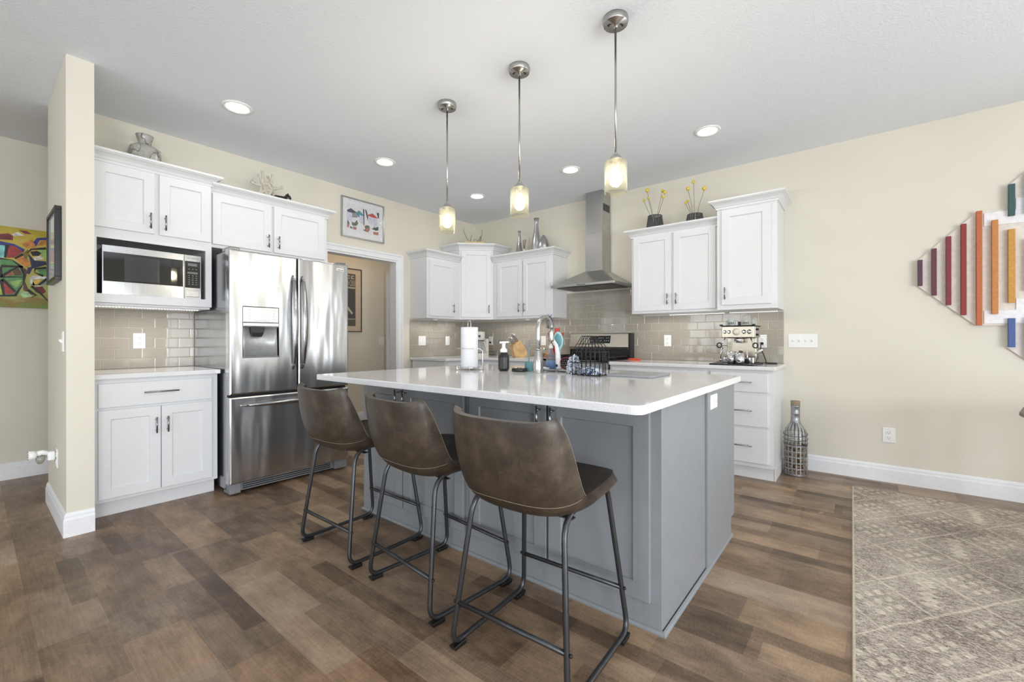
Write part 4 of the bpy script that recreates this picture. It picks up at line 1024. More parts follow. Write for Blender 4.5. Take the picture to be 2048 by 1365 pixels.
for r in range(4):
    for i in range(22):
        a = -1.66+0.0195*i
        if rs_.random() < 0.8: m.box(px_+.0005, px_+.0007, a, a+0.013, 1.838+0.020*r, 1.848+0.020*r)
for i in range(7):
    a = -1.66+0.0615*i; m.box(px_+.0005, px_+.0007, a, a+0.012, 1.930, 1.975); m.box(px_+.0005, px_+.0007, a+.014, a+0.040, 1.930, 1.942); m.box(px_+.0005, px_+.0007, a+.014, a+0.040, 1.963, 1.975)
m.prism([(px_+.0008, -1.50, 1.70), (px_+.0008, -1.47, 1.71), (px_+.0008, -1.265, 1.475), (px_+.0008, -1.285, 1.455)], (.0003, 0, 0))
m.box(px_+.0005, px_+.0007, -1.675, -1.233, 1.390, 1.398)
m.build('print', [flat('poster_dark_olive', (86, 78, 62), 0.6), flat('poster_black_green', (52, 52, 46), 0.6), flat('poster_pale_ink', (206, 200, 184), 0.6)], t)
MB().box(XW+.0155, XW+.0165, y0+.008, y1-.008, z0+.008, z1-.008).build('glazing', PICGLASS, t)

# abstract canvas in the hall
t = thing('abstract_painting', 'unframed colourful abstract painting of a wheeled machine, on the hall wall', 'painting', (XW, -4.6, 1.38))
y0, y1, z0, z1 = -5.00, -3.90, 1.380, 2.022
t_ = NT('painted_canvas_ground'); n1 = t_.noise(5, 4, 0.6, (1, 1, 3)); n2 = t_.noise(40, 3)
xx, yy, zz = t_.xyz(False); g = (zz-1.38)/0.64
t_.set(Base_Color=t_.ramp(g + (n1-0.5)*0.5, [(0.0, (118, 148, 62)), (0.10, (150, 120, 62)), (0.22, (170, 190, 110)), (0.5, (196, 182, 96)), (0.8, (214, 190, 84)), (1.0, (186, 168, 50))]), Roughness=0.55); t_.bump(n2, 0.4, 0.003)
cvm = t_.m
MB().box(XW+.0008, XW+.038, y0, y1, z0, z1).build('canvas', cvm, t)
ac = {'teal': (136, 206, 206), 'white': (236, 226, 222), 'maroon': (120, 42, 48), 'blue': (58, 60, 140), 'red': (168, 62, 56), 'orange': (206, 136, 66), 'green': (96, 150, 92), 'lightgreen': (150, 190, 106), 'black': (30, 28, 26), 'navy': (44, 46, 84), 'brown': (96, 68, 46), 'rust': (176, 90, 60), 'lime': (176, 196, 92), 'yellow': (222, 186, 84), 'greyblue': (136, 158, 168), 'mint': (170, 208, 150), 'olive': (130, 112, 48)}
m = MB(); ks = sorted(ac); ml = [flat('oil_'+k_, ac[k_], 0.5, var=0.14, nscale=30) for k_ in ks]
m.mi = ks.index('green'); poly_patch(m, [(-4.431+.0, 1.735), (-4.339, 1.757), (-4.277, 1.755), (-4.230, 1.708), (-4.216, 1.645), (-4.224, 1.572), (-4.262, 1.480), (-4.339, 1.468), (-4.431, 1.465)], XW+.0381, .0004)
for i, (c, pts) in enumerate(ABST):
    m.mi = ks.index(c); poly_patch(m, pts, XW+.0386+.00008*i, .0004)
for dy in (-0.40,):
    for i, (c, pts) in enumerate(ABST[3:12]):
        m.mi = ks.index(ks[(ks.index(c)+5) % len(ks)]); poly_patch(m, [(y+dy*0.9+.05, z*0.8+.34) for y, z in pts], XW+.0386+.00008*i, .0004)
m.build('paint_patches', ml, t)
m = MB()
for c, s_ in STROKES:
    w = 0.0085; P = [Vector((0, y, z)) for y, z in s_]; L_ = []; R_ = []
    for i in range(len(P)):
        d = (P[min(i+1, len(P)-1)]-P[max(i-1, 0)]).normalized(); nn = Vector((0, -d.z, d.y))*w*(0.7+0.5*math.sin(2.1*i+1))
        L_.append(P[i]+nn); R_.append(P[i]-nn)
    for i in range(len(P)-1):
        m.prism([(XW+.0415, q.y, q.z) for q in (L_[i], L_[i+1], R_[i+1], R_[i])], (.0008, 0, 0))
m.build('paint_outlines', flat('oil_black_line', (26, 24, 22), 0.5), t)

# black frame on the side of the stub wall
t = thing('framed_picture', 'black framed glazed picture on the side of the stub wall', 'picture', (0.39, SY0, 1.47))
x0, x1, z0, z1 = 0.168, 0.590, 1.472, 1.910; yf = SY0-0.030
m = MB()
for a in ((x0, x1, z0, z0+.022), (x0, x1, z1-.022, z1), (x0, x0+.022, z0+.022, z1-.022), (x1-.022, x1, z0+.022, z1-.022)): m.box(a[0], a[1], yf, SY0-.0008, a[2], a[3])
m.build('frame', BLACKFR, t, bevel=0.0015)
MB().box(x0+.022, x1-.022, SY0-.012, SY0-.001, z0+.022, z1-.022).build('print', flat('dark_toned_print', (118, 116, 110), 0.5, var=0.25, nscale=6), t)
MB().box(x0+.020, x1-.020, SY0-.0215, SY0-.020, z0+.020, z1-.020).build('glazing', m_glass('reflective_glazing', (250, 250, 250), 0.80, 0.01), t)

# slatted wall sculpture on the range wall
t = thing('wall_sculpture', 'geometric white wood wall art with raised bars in purple, red, orange, green and blue', 'wall art', (5.3, 0, 1.6))
bk = [(4.607, 1.708), (4.912, 2.014), (5.060, 2.014), (5.060, 2.168), (5.215, 2.318), (5.66, 2.318), (5.815, 2.168), (5.815, 1.06), (5.66, 0.905), (5.215, 0.905), (5.060, 1.055), (5.060, 1.210), (4.912, 1.210), (4.607, 1.515)]
m = MB(); m.prism([(x, -0.0015, z) for x, z in bk], (0, -0.016, 0)); m.build('backing', flat('white_painted_board', (226, 218, 208), 0.6), t)
for zc in (1.955, 1.27):
    m = MB(); z0, z1 = zc-0.045, zc+0.045
    m.prism([(4.95, -.0176, z0), (5.80, -.0176, z0), (5.80, -.0176, z1), (5.10, -.0176, z1+.08), (5.10, -.0176, z1), (4.95, -.0176, z1)], (0, -.0064, 0)); m.build('overlay_panel', flat('white_overlay_board', (238, 236, 238), 0.5), t)
bars = [((84, 52, 72), 4.606, 4.632, 1.515, 1.708), ((98, 46, 60), 4.681, 4.708, 1.438, 1.784), ((128, 42, 52), 4.757, 4.784, 1.363, 1.862), ((142, 46, 40), 4.833, 4.861, 1.288, 1.940), ((196, 104, 54), 4.910, 4.938, 1.212, 2.018), ((204, 132, 66), 4.984, 5.014, 1.290, 1.942), ((206, 150, 62), 5.060, 5.092, 1.364, 1.866), ((52, 86, 88), 5.062, 5.092, 1.958, 2.174), ((72, 96, 156), 5.060, 5.092, 1.060, 1.258),
        ((60, 120, 110), 5.14, 5.172, 1.96, 2.24), ((82, 84, 140), 5.14, 5.172, 0.985, 1.26), ((214, 176, 74), 5.14, 5.172, 1.44, 1.79), ((90, 150, 110), 5.22, 5.252, 1.96, 2.31), ((96, 70, 130), 5.22, 5.252, 0.91, 1.26)]
for i, (c, a, b, z0, z1) in enumerate(bars):
    y1 = -0.0245 if (a > 5.13 and not 1.4 < z0 < 1.5) or 4.97 < a else -0.0178
    o = MB().box(a, b, -0.050, y1, z0, z1).build('bar', flat('bar_paint_%02d' % i, tuple(v*.92+8 for v in c), 0.6, var=0.05, nscale=90), t, bevel=0.0015)
    o['label'] = ['plum purple bar', 'dark maroon bar', 'crimson bar', 'brick red bar', 'burnt orange bar', 'light orange bar', 'golden yellow bar', 'dark teal bar', 'slate blue bar', 'green bar', 'violet bar', 'pale yellow bar', 'mint bar', 'purple bar'][i]

# ------------------------------------------------------------------ on top of the cabinets
def sitz(z): return z
# marbled jug on the microwave cabinet
ztop = 2.2705
t = thing('jug_vase', 'squat grey marbled stone-look jug vase on top of the microwave cabinet', 'vase', (0.20, -3.69, ztop))
t_ = NT('grey_marbled_glaze'); n1 = t_.noise(9, 4, 0.6, obj=True); wv = t_.noise(5, 3, 0.5, (1, 1, 0.6), obj=True)
vein = (wv-0.5).abs().lt(0.0045)
t_.set(Base_Color=t_.mix(vein*0.7, t_.ramp(n1, [(0.3, (128, 126, 118)), (0.5, (170, 169, 163)), (0.62, (188, 187, 182)), (0.75, (160, 146, 120))]), (74, 72, 66)), Roughness=0.25)
m = MB(); rs = []
for (w, d, z) in ((.074, .050, 0), (.086, .058, .012), (.092, .062, .12), (.092, .062, .205), (.086, .058, .238), (.060, .042, .262), (.040, .034, .270), (.038, .034, .286), (.048, .044, .318), (.052, .048, .336), (.046, .042, .339), (.032, .030, .300)):
    ring = []
    for i in range(32):
        a = 2*PI*i/32; p = 0.42 if z < .25 else 0.9
        cx, sx_ = math.cos(a), math.sin(a); ring.append((0.20+d*math.copysign(abs(sx_)**p, sx_), -3.69+w*math.copysign(abs(cx)**p, cx), ztop+z))
    rs.append(ring)
m.rings(rs); m.build('body', t_.m, t)
for s in (-1, 1): MB().tube([(0.25, -3.69+s*.052, ztop+.236), (0.262, -3.69+s*.066, ztop+.222), (0.258, -3.69+s*.070, ztop+.190)], 0.006, 10).build('lug', t_.m, t)

# branching ceramic sculpture on the fridge cabinet
ztop = 2.2405
t = thing('coral_sculpture', 'cream branching coral-like sculpture standing on the fridge cabinet', 'sculpture', (0.26, -2.87, ztop))
m = MB(); xs_ = 0.24
def br(pts, r): 
    m.tube([(xs_+dx, y, z) for y, z, dx in pts], r, 8)
nodes = {'a': (-2.905, 2.470, 0), 'b': (-2.860, 2.470, .01), 'c': (-2.836, 2.495, -.01), 'd': (-2.835, 2.425, .02), 'e': (-2.800, 2.455, 0), 'f': (-2.885, 2.410, .01), 'g': (-2.925, 2.440, .02), 'h': (-2.925, 2.385, .0), 'i': (-2.865, 2.360, 0), 'j': (-2.81, 2.40, -.02)}
edges = [('a', 'b'), ('b', 'c'), ('a', 'c'), ('b', 'd'), ('c', 'e'), ('d', 'e'), ('a', 'f'), ('f', 'd'), ('a', 'g'), ('g', 'h'), ('f', 'h'), ('f', 'i'), ('d', 'i'), ('d', 'j'), ('h', 'i')]
for p, q in edges:
    A, B = Vector(nodes[p]), Vector(nodes[q]); M_ = (A+B)/2 + Vector((0, 0, .004)); br([A, A.lerp(M_, .5), M_, M_.lerp(B, .5), B], [.017, .0105, .0085, .0105, .017])
for p, y, z, dx in (('a', -2.907, 2.575, .0), ('a', -2.945, 2.530, .02), ('c', -2.822, 2.570, .0), ('e', -2.740, 2.480, .0), ('g', -2.975, 2.490, -.02), ('g', -3.005, 2.450, .02), ('h', -2.985, 2.372, .0), ('j', -2.745, 2.385, .02), ('c', -2.845, 2.555, -.04), ('j', -2.755, 2.345, -.03)):
    A = Vector(nodes[p]); B = Vector((y, z, dx)); M_ = A.lerp(B, .5)+Vector((.003, -.004, 0)); br([A, A.lerp(M_, .6), M_, M_.lerp(B, .6), B], [.017, .0115, .009, .0095, .0125])
for p, y in (('h', -2.945), ('i', -2.87), ('j', -2.80)):
    A = Vector(nodes[p]); br([A, (y, ztop+.03, .0), (y-.004, ztop+.006, .01)], [.009, .008, .010])
m.build('branches', flat('cream_resin', (206, 201, 188), 0.5, var=0.05), t)
FG = Matrix.Translation((0.39, -2.81, ztop)) @ Matrix.Scale(1.32, 4) @ Matrix.Translation((-0.39, 2.81, -ztop))
t = thing('animal_figurine', 'small black animal figurine with a white face patch, before the coral sculpture', 'figurine', (0.40, -2.80, ztop))
m = MB(); m.ball((0.385, -2.825, ztop+.048), .036, 18, 12, 1.0); m.tube([(0.385, -2.845, ztop+.05), (0.385, -2.80, ztop+.056), (0.388, -2.775, ztop+.040), (0.39, -2.770, ztop+.006)], [.034, .032, .020, .016], 14)
m.tube([(0.39, -2.845, ztop+.03), (0.395, -2.850, ztop+.006)], [.018, .014], 10)
m.ball((0.392, -2.772, ztop+.082), .021, 16, 10); m.tube([(0.385, -2.80, ztop+.062), (0.392, -2.772, ztop+.082)], [.022, .018], 12)
for s in (-1, 1): m.tube([(0.392+s*.010, -2.776, ztop+.098), (0.394+s*.014, -2.778, ztop+.106)], [.007, .004], 8)
m.xform(FG); bd = m.build('body', flat('black_glazed_figurine', (30, 28, 24), 0.25), t)
m = MB(); m.ball((0.404, -2.775, ztop+.056), .017, 12, 8); m.ball((0.410, -2.820, ztop+.020), .013, 12, 8); m.xform(FG); m.build('white_patch', flat('white_glaze_patch', (236, 232, 222), 0.3), t)

# wooden box with dry twigs on the corner cabinet
ztop = 2.3315
t = thing('wooden_box', 'pale wooden planter box on top of the diagonal corner cabinet', 'box', (0.32, -0.34, ztop))
M4 = Matrix.Translation((0.32, -0.345, 0)) @ Matrix.Rotation(math.radians(45), 4, 'Z')
t_ = NT('pale_pine'); n1 = t_.noise(14, 4, 0.6, (2, 2, 14), obj=True); t_.set(Base_Color=t_.ramp(n1, [(0.3, (206, 176, 124)), (0.7, (228, 204, 156))]), Roughness=0.6); PINE = t_.m
m = MB()
for a in ((-.13, .13, -.045, -.035), (-.13, .13, .035, .045), (-.13, -.12, -.035, .035), (.12, .13, -.035, .035)): m.box(a[0], a[1], a[2], a[3], ztop, ztop+.062)
m.box(-.12, .12, -.035, .035, ztop, ztop+.008); m.xform(M4); m.build('box', PINE, t)
m = MB()
for s, P in enumerate((((-.05, 0, .05), (-.045, 0, .12), (-.03, .005, .16)), ((-.04, .01, .05), (-.10, .0, .11), (-.14, -.01, .20), (-.135, .0, .25)), ((.03, 0, .05), (.06, .01, .11), (.085, .0, .145)), ((.05, .01, .05), (.085, 0, .125), (.10, .01, .17), (.10, .015, .24)), ((.06, 0, .05), (.09, .0, .10), (.075, 0, .135)), ((-.02, 0, .05), (.0, .01, .10), (.025, 0, .10), (.045, 0, .06)))):
    m.tube([M4 @ Vector((x, y, ztop+z)) for x, y, z in P], [.0032-.0004*i for i in range(len(P))], 6)
m.build('twigs', flat('dry_twig_brown', (84, 72, 58), 0.8), t)

# metal vases
ztop = 2.1255
PEWTER = m_steel('hammered_pewter', (196, 196, 199), 0.30, (1, 1, 80), an=0.2)
SHINY = m_steel('polished_pewter', (184, 184, 187), 0.14, (1, 1, 1), an=0.0)
def vase(label, x, y, prof, mat, name='metal_vase'):
    m = MB(); m.lathe(prof, (x, y, ztop), 36); o = m.build(name, mat); return tag(o, label, 'vase', 'metal vases above the wall cabinet')
vase('shiny pewter bottle vase with flared lip, beside the white reed diffuser', 0.945, -0.19, [(.048, 0), (.052, .010), (.050, .05), (.040, .12), (.022, .22), (.015, .29), (.014, .315), (.024, .345), (.021, .346), (.010, .30)], SHINY)
vase('tallest matt pewter bottle vase, standing behind the teardrop vase', 1.185, -0.16, [(.052, 0), (.060, .015), (.066, .08), (.064, .15), (.050, .23), (.032, .31), (.024, .38), (.023, .42), (.034, .468), (.030, .469), (.016, .42)], PEWTER)
vase('low teardrop pewter vase with a pointed top, beside the tallest vase', 1.335, -0.225, [(.058, 0), (.074, .018), (.082, .06), (.076, .11), (.056, .165), (.030, .205), (.014, .226), (.012, .230), (.008, .226)], PEWTER)
t = thing('reed_diffuser', 'white reed diffuser bottle with brown reeds between the pewter vases', 'reed diffuser', (1.035, -0.21, ztop))
m = MB(); m.lathe([(.030, 0), (.032, .006), (.026, .06), (.013, .095), (.014, .108), (.009, .108)], (1.035, -0.21, ztop), 24); m.build('bottle', flat('white_glazed_bottle', (226, 216, 214), 0.25), t)
for i, (dx, dy) in enumerate(((-.022, .0), (-.008, .01), (.004, -.01), (.016, .006), (.026, -.004))):
    MB().tube([(1.035+dx*.2, -0.21+dy*.2, ztop+.09), (1.035+dx, -0.21+dy, ztop+.215+.012*(i % 2))], .0028, 6).build('reed', flat('brown_reed', (112, 98, 82), 0.8), t)

# wire baskets with yellow ball flowers
ztop = 2.1555
YEL = flat('yellow_billy_button', (226, 204, 96), 0.8, var=0.12, nscale=200, bump=0.5)
STEM = flat('grey_green_stem', (112, 108, 92), 0.8)
WIRE = flat('dark_basket_wire', (92, 92, 93), 0.5, 0.2)
def basket(x, y, r0, r1, h, label):
    t = thing('wire_basket', label, 'basket', (x, y, ztop), 'black wire baskets above the wall cabinet')
    m = MB(); N = 150; rg = random.Random(int(x*100))
    for i in range(N):
        a = 2*PI*i/N; b = a+rg.uniform(-.10, .10)
        m.tube([(x+r0*math.cos(a), y+r0*math.sin(a), ztop+.003), (x+(r0*.5+r1*.5)*math.cos((a+b)/2), y+(r0*.5+r1*.5)*math.sin((a+b)/2), ztop+h*.5), (x+r1*math.cos(b), y+r1*math.sin(b), ztop+h-.003)], .0021, 5)
    m.build('wire_wall', WIRE, t)
    for r, z in ((r0, .004), (r1, h-.003)): MB().tube([(x+r*math.cos(2*PI*i/36), y+r*math.sin(2*PI*i/36), ztop+z) for i in range(36)], .0036, 8, closed=True).build('rim', WIRE, t)
    m = MB(); m.lathe([(r0-.004, .002), (r0-.004, .005)], (x, y, ztop), 32); m.build('base', WIRE, t)
basket(2.655, -0.17, .096, .066, .205, 'tapered black wire basket on the wall cabinet, closer to the range hood')
basket(3.040, -0.17, .096, .066, .150, 'tapered black wire basket on the wall cabinet, beside the tall cabinet')
def flower(bx, by, bz, dx, dy, h, label, br=.017):
    t = thing('ball_flower', label, 'dried flower', (bx, by, bz), 'yellow ball flowers in the wire baskets')
    m = MB(); m.tube([(bx, by, bz), (bx+dx*.05, by+dy*.05, bz+h*.25), (bx+dx*.22, by+dy*.22, bz+h*.55), (bx+dx, by+dy, bz+h)], .0019, 6); m.build('stem', STEM, t)
    m = MB(); m.ball((bx+dx, by+dy, bz+h+br*.7), br, 16, 12)
    rg = random.Random(int(dx*1e4)+5)
    for v in m.bm.verts: v.co += Vector((rg.uniform(-1, 1), rg.uniform(-1, 1), rg.uniform(-1, 1)))*.002
    m.build('bloom', YEL, t)
zf = ztop+.0065
for dx, dy, h, br, l in ((-.120, .01, .37, .014, 'yellow ball flower leaning most out of the basket near the hood'), (-.080, .0, .460, .021, 'tallest yellow ball flower in the basket near the hood'), (-.055, -.03, .37, .014, 'short yellow ball flower below the tallest bloom in the basket near the hood'), (.075, .0, .425, .015, 'upper bloom of the clustered trio in the basket near the hood'), (.105, -.01, .400, .018, 'middle large bloom of the clustered trio in the basket near the hood'), (.098, -.03, .350, .016, 'lowest bloom of the clustered trio in the basket near the hood')):
    flower(2.655+dx*.2, -0.17+dy*.2, zf, dx*.8, dy, h, l, br)
for dx, dy, h, br, l in ((-.085, .0, .262, .012, 'lower bloom of the low pair leaning out of the basket by the tall cabinet'), (-.070, .01, .280, .012, 'upper bloom of the low pair leaning out of the basket by the tall cabinet'), (-.058, -.01, .385, .019, 'upright yellow bloom over the low pair in the basket by the tall cabinet'), (-.012, .0, .445, .015, 'tallest yellow ball flower in the basket by the tall cabinet'), (.085, .0, .360, .019, 'yellow ball flower leaning towards the tall cabinet, alone on its side of the basket')):
    flower(3.040+dx*.2, -0.17+dy*.2, zf, dx*.8, dy, h, l, br)

# ------------------------------------------------------------------ on the island
Z = CZ+0.0004
t = thing('paper_towel_holder', 'scrolled wire paper towel holder on the island worktop', 'towel holder', (2.12, -2.29, Z))
px, py = 2.120, -2.285
m = MB(); m.tube([(px+.070*math.cos(2*PI*i/40), py+.070*math.sin(2*PI*i/40), Z+.016) for i in range(40)], .003, 8, closed=True)
m.tube([(px-.070, py, Z+.016), (px+.070, py, Z+.016)], .003, 8); m.tube([(px, py-.070, Z+.016), (px, py+.070, Z+.016)], .003, 8); m.build('base_ring', CHROME, t)
for k_ in range(4):
    a = PI/4+k_*PI/2; cx, cy = px+.078*math.cos(a), py+.078*math.sin(a); P = []
    for i in range(22):
        b = -PI/2+2*PI*1.35*i/21; r = .013-.007*i/21; P.append((cx+r*math.cos(b)*math.cos(a), cy+r*math.cos(b)*math.sin(a), Z+.0165+r*math.sin(b)))
    MB().tube(P, .0026, 7).build('foot_scroll', CHROME, t)
m = MB(); m.tube([(px-.0145, py, Z+.016), (px-.0145, py, Z+.325), (px-.009, py, Z+.345), (px+.009, py, Z+.345), (px+.0145, py, Z+.325), (px+.0145, py, Z+.016)], .003, 8); m.build('center_loop', CHROME, t)
m = MB(); A = (px+.098, py+.03)
m.tube([(A[0]-.03, A[1]-.01, Z+.016), (A[0]-.004, A[1], Z+.020), (A[0], A[1], Z+.05), (A[0], A[1], Z+.135), (A[0]-.012, A[1]-.02, Z+.150), (px+.058, py-.044, Z+.150), (px, py-.066, Z+.152), (px-.062, py-.050, Z+.150), (px-.100, py-.030, Z+.150)], .0026, 8); m.build('tension_arm', CHROME, t)
t = thing('paper_towel_roll', 'full white paper towel roll standing on the wire holder', 'paper towel', (px, py, Z+.0195))
m = MB(); m.lathe([(.0215, .0), (.0595, .0), (.0605, .003), (.0605, .277), (.0595, .280), (.0215, .280), (.0215, .0)], (px, py, Z+.0195), 56, cap0=False, cap1=False); m.build('sheets', PAPER, t)
m = MB(); m.lathe([(.0198, 0), (.0212, 0), (.0212, .280), (.0198, .280), (.0198, 0)], (px, py, Z+.0195), 32, cap0=False, cap1=False); m.build('core', flat('cardboard_core', (176, 150, 118), 0.8), t)

t = thing('soap_dispenser', 'faceted black soap bottle with a white foaming pump, on the island worktop', 'soap dispenser', (2.382, -2.22, Z))
sx, sy = 2.382, -2.222
m = MB(); m.lathe([(.028, 0), (.0365, .010), (.0380, .017), (.0380, .092), (.034, .108), (.0255, .121), (.024, .126)], (sx, sy, Z), 8, smooth=False, rot=math.radians(38)); m.build('bottle', flat('black_ribbed_bottle', (24, 24, 26), 0.32), t, bevel=0.003)
m = MB(); m.lathe([(.023, .126), (.024, .130), (.023, .146), (.015, .153), (.012, .158), (.012, .186), (.018, .190), (.018, .196)], (sx, sy, Z), 28); pm = m.build('pump', WHITEPL, t)
m = MB(); m.box(-.012, .012, -.012, .012, .190, .200); m.prism([(-.028, -.008, .186), (-.028, .008, .186), (-.028, .008, .199), (-.028, -.008, .199)], (.024, 0, 0)); m.prism([(.01, -.009, .190), (.01, .009, .190), (.01, .009, .200), (.01, -.009, .200)], (.026, 0, 0)); m.xform(Matrix.Translation((sx, sy, Z)) @ Matrix.Rotation(math.radians(38), 4, 'Z')); m.build('nozzle', WHITEPL, pm, bevel=0.003)
m = MB()
lf = Frame((sx, sy, Z), (math.cos(math.radians(38)), math.sin(math.radians(38)), 0), (math.sin(math.radians(38)), -math.cos(math.radians(38)), 0))
for i in range(3): lf.box(m, .012+.004*(i % 2), .024, .030+.008*i, .032+.008*i, .0345, .0356)
m.build('label_print', flat('faint_grey_print', (90, 90, 92), 0.5), t)

t = thing('pop_up_drain_cover', 'low round black puck with shiny silver top, beside the faucet base', 'drain cover', (2.505, -2.195, Z))
m = MB(); m.lathe([(.048, 0), (.051, .004), (.051, .017), (.047, .022), (.040, .023)], (2.500, -2.200, Z), 36); m.build('body', BLACKPL, t)
m = MB()
for dx in (-.021, .021): m.lathe([(.018, .0231), (.016, .027), (.008, .029), (1e-4, .029)], (2.500+dx, -2.200+dx*.6, Z), 22)
m.build('silver_cap', CHROME, t)

TEAL = flat('teal_silicone', (96, 146, 152), 0.5); TEALP = flat('pale_teal_silicone', (150, 196, 200), 0.5)
t = thing('tumbler', 'small teal cup with a wide clear rim, standing behind the faucet base', 'cup', (2.530, -2.135, Z))
m = MB(); m.lathe([(.024, 0), (.027, .004), (.029, .045), (.022, .062), (.022, .064), (.020, .062), (.026, .043), (.024, .006)], (2.530, -2.135, Z), 28); m.build('cup', TEAL, t)
m = MB(); m.lathe([(.022, .0645), (.034, .088), (.036, .098), (.0345, .098), (.0325, .089), (.0205, .0655)], (2.530, -2.135, Z), 28, cap0=False, cap1=False); m.build('clear_rim', GLASS, t)
t = thing('peeler', 'slim grey handled kitchen tool standing upright in the teal cup', 'kitchen tool', (2.530, -2.135, Z+.008))
m = MB(); m.tube([(2.530, -2.135, Z+.010), (2.530, -2.135, Z+.08), (2.524, -2.133, Z+.12), (2.534, -2.133, Z+.165), (2.532, -2.133, Z+.205)], [.003, .004, .007, .008, .005], 10); m.build('handle', flat('grey_tool_handle', (126, 138, 142), 0.4), t)
m = MB(); m.tube([(2.532, -2.133, Z+.205), (2.528, -2.133, Z+.216), (2.519, -2.133, Z+.214)], .0022, 8); m.build('hook', CHROME, t)

# draining tray over the sink and what stands on it
t = thing('draining_tray', 'flat stainless draining tray on small round feet, bridging the sink', 'tray', (2.70, -1.915, Z))
TX0, TX1, TY0, TY1 = 2.565, 2.875, -2.095, -1.735
m = MB(); q = lambda d, z: [(x, y, z) for x, y in rrect(TX0+d, TX1-d, TY0+d, TY1-d, .02)]
m.rings([q(.004, Z+.008), q(0, Z+.010), q(0, Z+.017), q(.004, Z+.017), q(.006, Z+.011)], smooth=False); m.build('tray', STEEL, t)
m = MB()
for x in (TX0+.045, TX0+.155, TX1-.045):
    for y in (TY0+.012, TY1-.012): m.lathe([(.009, 0), (.012, .003), (.010, .0085)], (x, y, Z), 16)
m.build('foot', GREYPL, t)
ZT = Z+.0115
t = thing('dish_soap_bottle', 'clear tapered dish soap bottle filled with blue liquid, on the draining tray', 'soap bottle', (2.625, -2.005, ZT))
m = MB(); m.lathe([(.030, 0), (.036, .004), (.036, .05), (.022, .105), (.011, .130), (.011, .142)], (2.622, -2.005, ZT), 28); m.build('bottle', m_glass('clear_bottle_plastic', (240, 246, 250), 0.88, 0.08), t)
m = MB(); m.lathe([(.028, .002), (.0345, .005), (.0345, .052), (.033, .056)], (2.622, -2.005, ZT), 28); m.build('liquid', flat('blue_soap', (58, 104, 168), 0.25), t)
m = MB(); m.lathe([(.014, .140), (.014, .156), (.008, .160), (.006, .172), (.003, .174)], (2.622, -2.005, ZT), 20); m.build('cap', WHITEPL, t)
t = thing('dish_brush', 'long white dish brush with a grey bristle head, leaning upright by the faucet', 'brush', (2.700, -2.035, ZT))
m = MB(); P = [(2.706, -2.040, ZT+.004), (2.700, -2.036, ZT+.05), (2.688, -2.026, ZT+.11), (2.676, -2.022, ZT+.160), (2.645, -2.018, ZT+.200), (2.632, -2.018, ZT+.245), (2.626, -2.018, ZT+.290), (2.622, -2.018, ZT+.335)]
m.tube(P, [.016, .0175, .015, .013, .011, .0125, .011, .009], 14); m.build('handle', flat('white_brush_handle', (236, 236, 238), 0.3), t)
m = MB(); m.lathe([(.009, 0), (.0095, .002), (.006, .003)], (2.699, -2.053, ZT+.028), 16, ax='-y'); m.build('grip_hole', flat('dark_blue_grip', (38, 48, 72), 0.4), t)
m = MB(); rg = random.Random(11)
for i in range(260):
    h = rg.random(); c = Vector((2.626-.004*h, -2.018, ZT+.275+.075*h)); a = rg.uniform(0, 2*PI); d = Vector((math.cos(a), math.sin(a), rg.uniform(-.25, .35))).normalized(); L = rg.uniform(.022, .036)
    if h > .93: d = (d+Vector((0, 0, 1.2))).normalized()
    m.tube([c+d*.006, c+d*L], [.0012, .0008], 4)
m.build('bristles', flat('grey_bristle', (104, 110, 118), 0.6, var=0.2, nscale=80), t)
t = thing('scrub_paddle', 'oval pale teal silicone paddle standing upright behind the white dish brush', 'kitchen tool', (2.665, -1.93, ZT))
m = MB(); rs = []
for w, th, z in ((.007, .005, .0), (.007, .005, .13), (.018, .008, .142), (.029, .010, .165), (.034, .011, .195), (.031, .010, .225), (.020, .008, .247), (.004, .004, .256)):
    rs.append([(2.640-.15*(z-.13)*.6+w*math.cos(2*PI*i/20)*.9, -1.93+th*math.sin(2*PI*i/20)+w*math.cos(2*PI*i/20)*.4, ZT+z) for i in range(20)])
m.rings(rs); m.build('paddle', TEALP, t)
m = MB(); rs = []
for w, z in ((.004, .150), (.020, .172), (.025, .197), (.021, .222), (.004, .240)):
    rs.append([(2.640-.15*(z-.13)*.6+w*math.cos(2*PI*i/20)*.9+.004, -1.9385+.006*math.sin(2*PI*i/20)+w*math.cos(2*PI*i/20)*.4, ZT+z) for i in range(20)])
m.rings(rs); m.build('pad', TEAL, t)
t = thing('strainer_lid', 'round black strainer with a red rim, standing on edge on the draining tray', 'strainer', (2.745, -2.02, ZT))
RED = flat('glossy_red_plastic', (196, 48, 38), 0.3); DRED = flat('dark_red_glaze', (146, 34, 34), 0.2)
cx, cy = 2.752, -2.018
m = MB(); m.lathe([(.037, .0), (.041, .004), (.0425, .012), (.040, .016), (.037, .012)], (0, 0, 0), 36, ax='-y', cap0=False, cap1=False); M4 = Matrix.Translation((cx, cy, ZT+.0425)) @ Matrix.Rotation(math.radians(12), 4, 'Z'); m.xform(M4); m.build('rim', flat('dusty_red_rim', (150, 56, 56), 0.4), t)
m = MB(); m.lathe([(.0370, .010), (.030, .0), (.018, -.008), (1e-4, -.011)], (0, 0, 0), 36, ax='-y', cap0=False); m.xform(M4); m.build('bowl', BLACKM, t)
m = MB()
for r, n_ in ((.010, 5), (.021, 9), (.030, 13)):
    for i in range(n_): a = 2*PI*i/n_; m.ball((r*math.cos(a), -.0008-(r*.28 if r > .02 else -.004), r*math.sin(a)), .0022, 8, 5)
m.xform(M4); m.build('perforation', flat('pale_hole_glint', (190, 188, 180), 0.4), t)
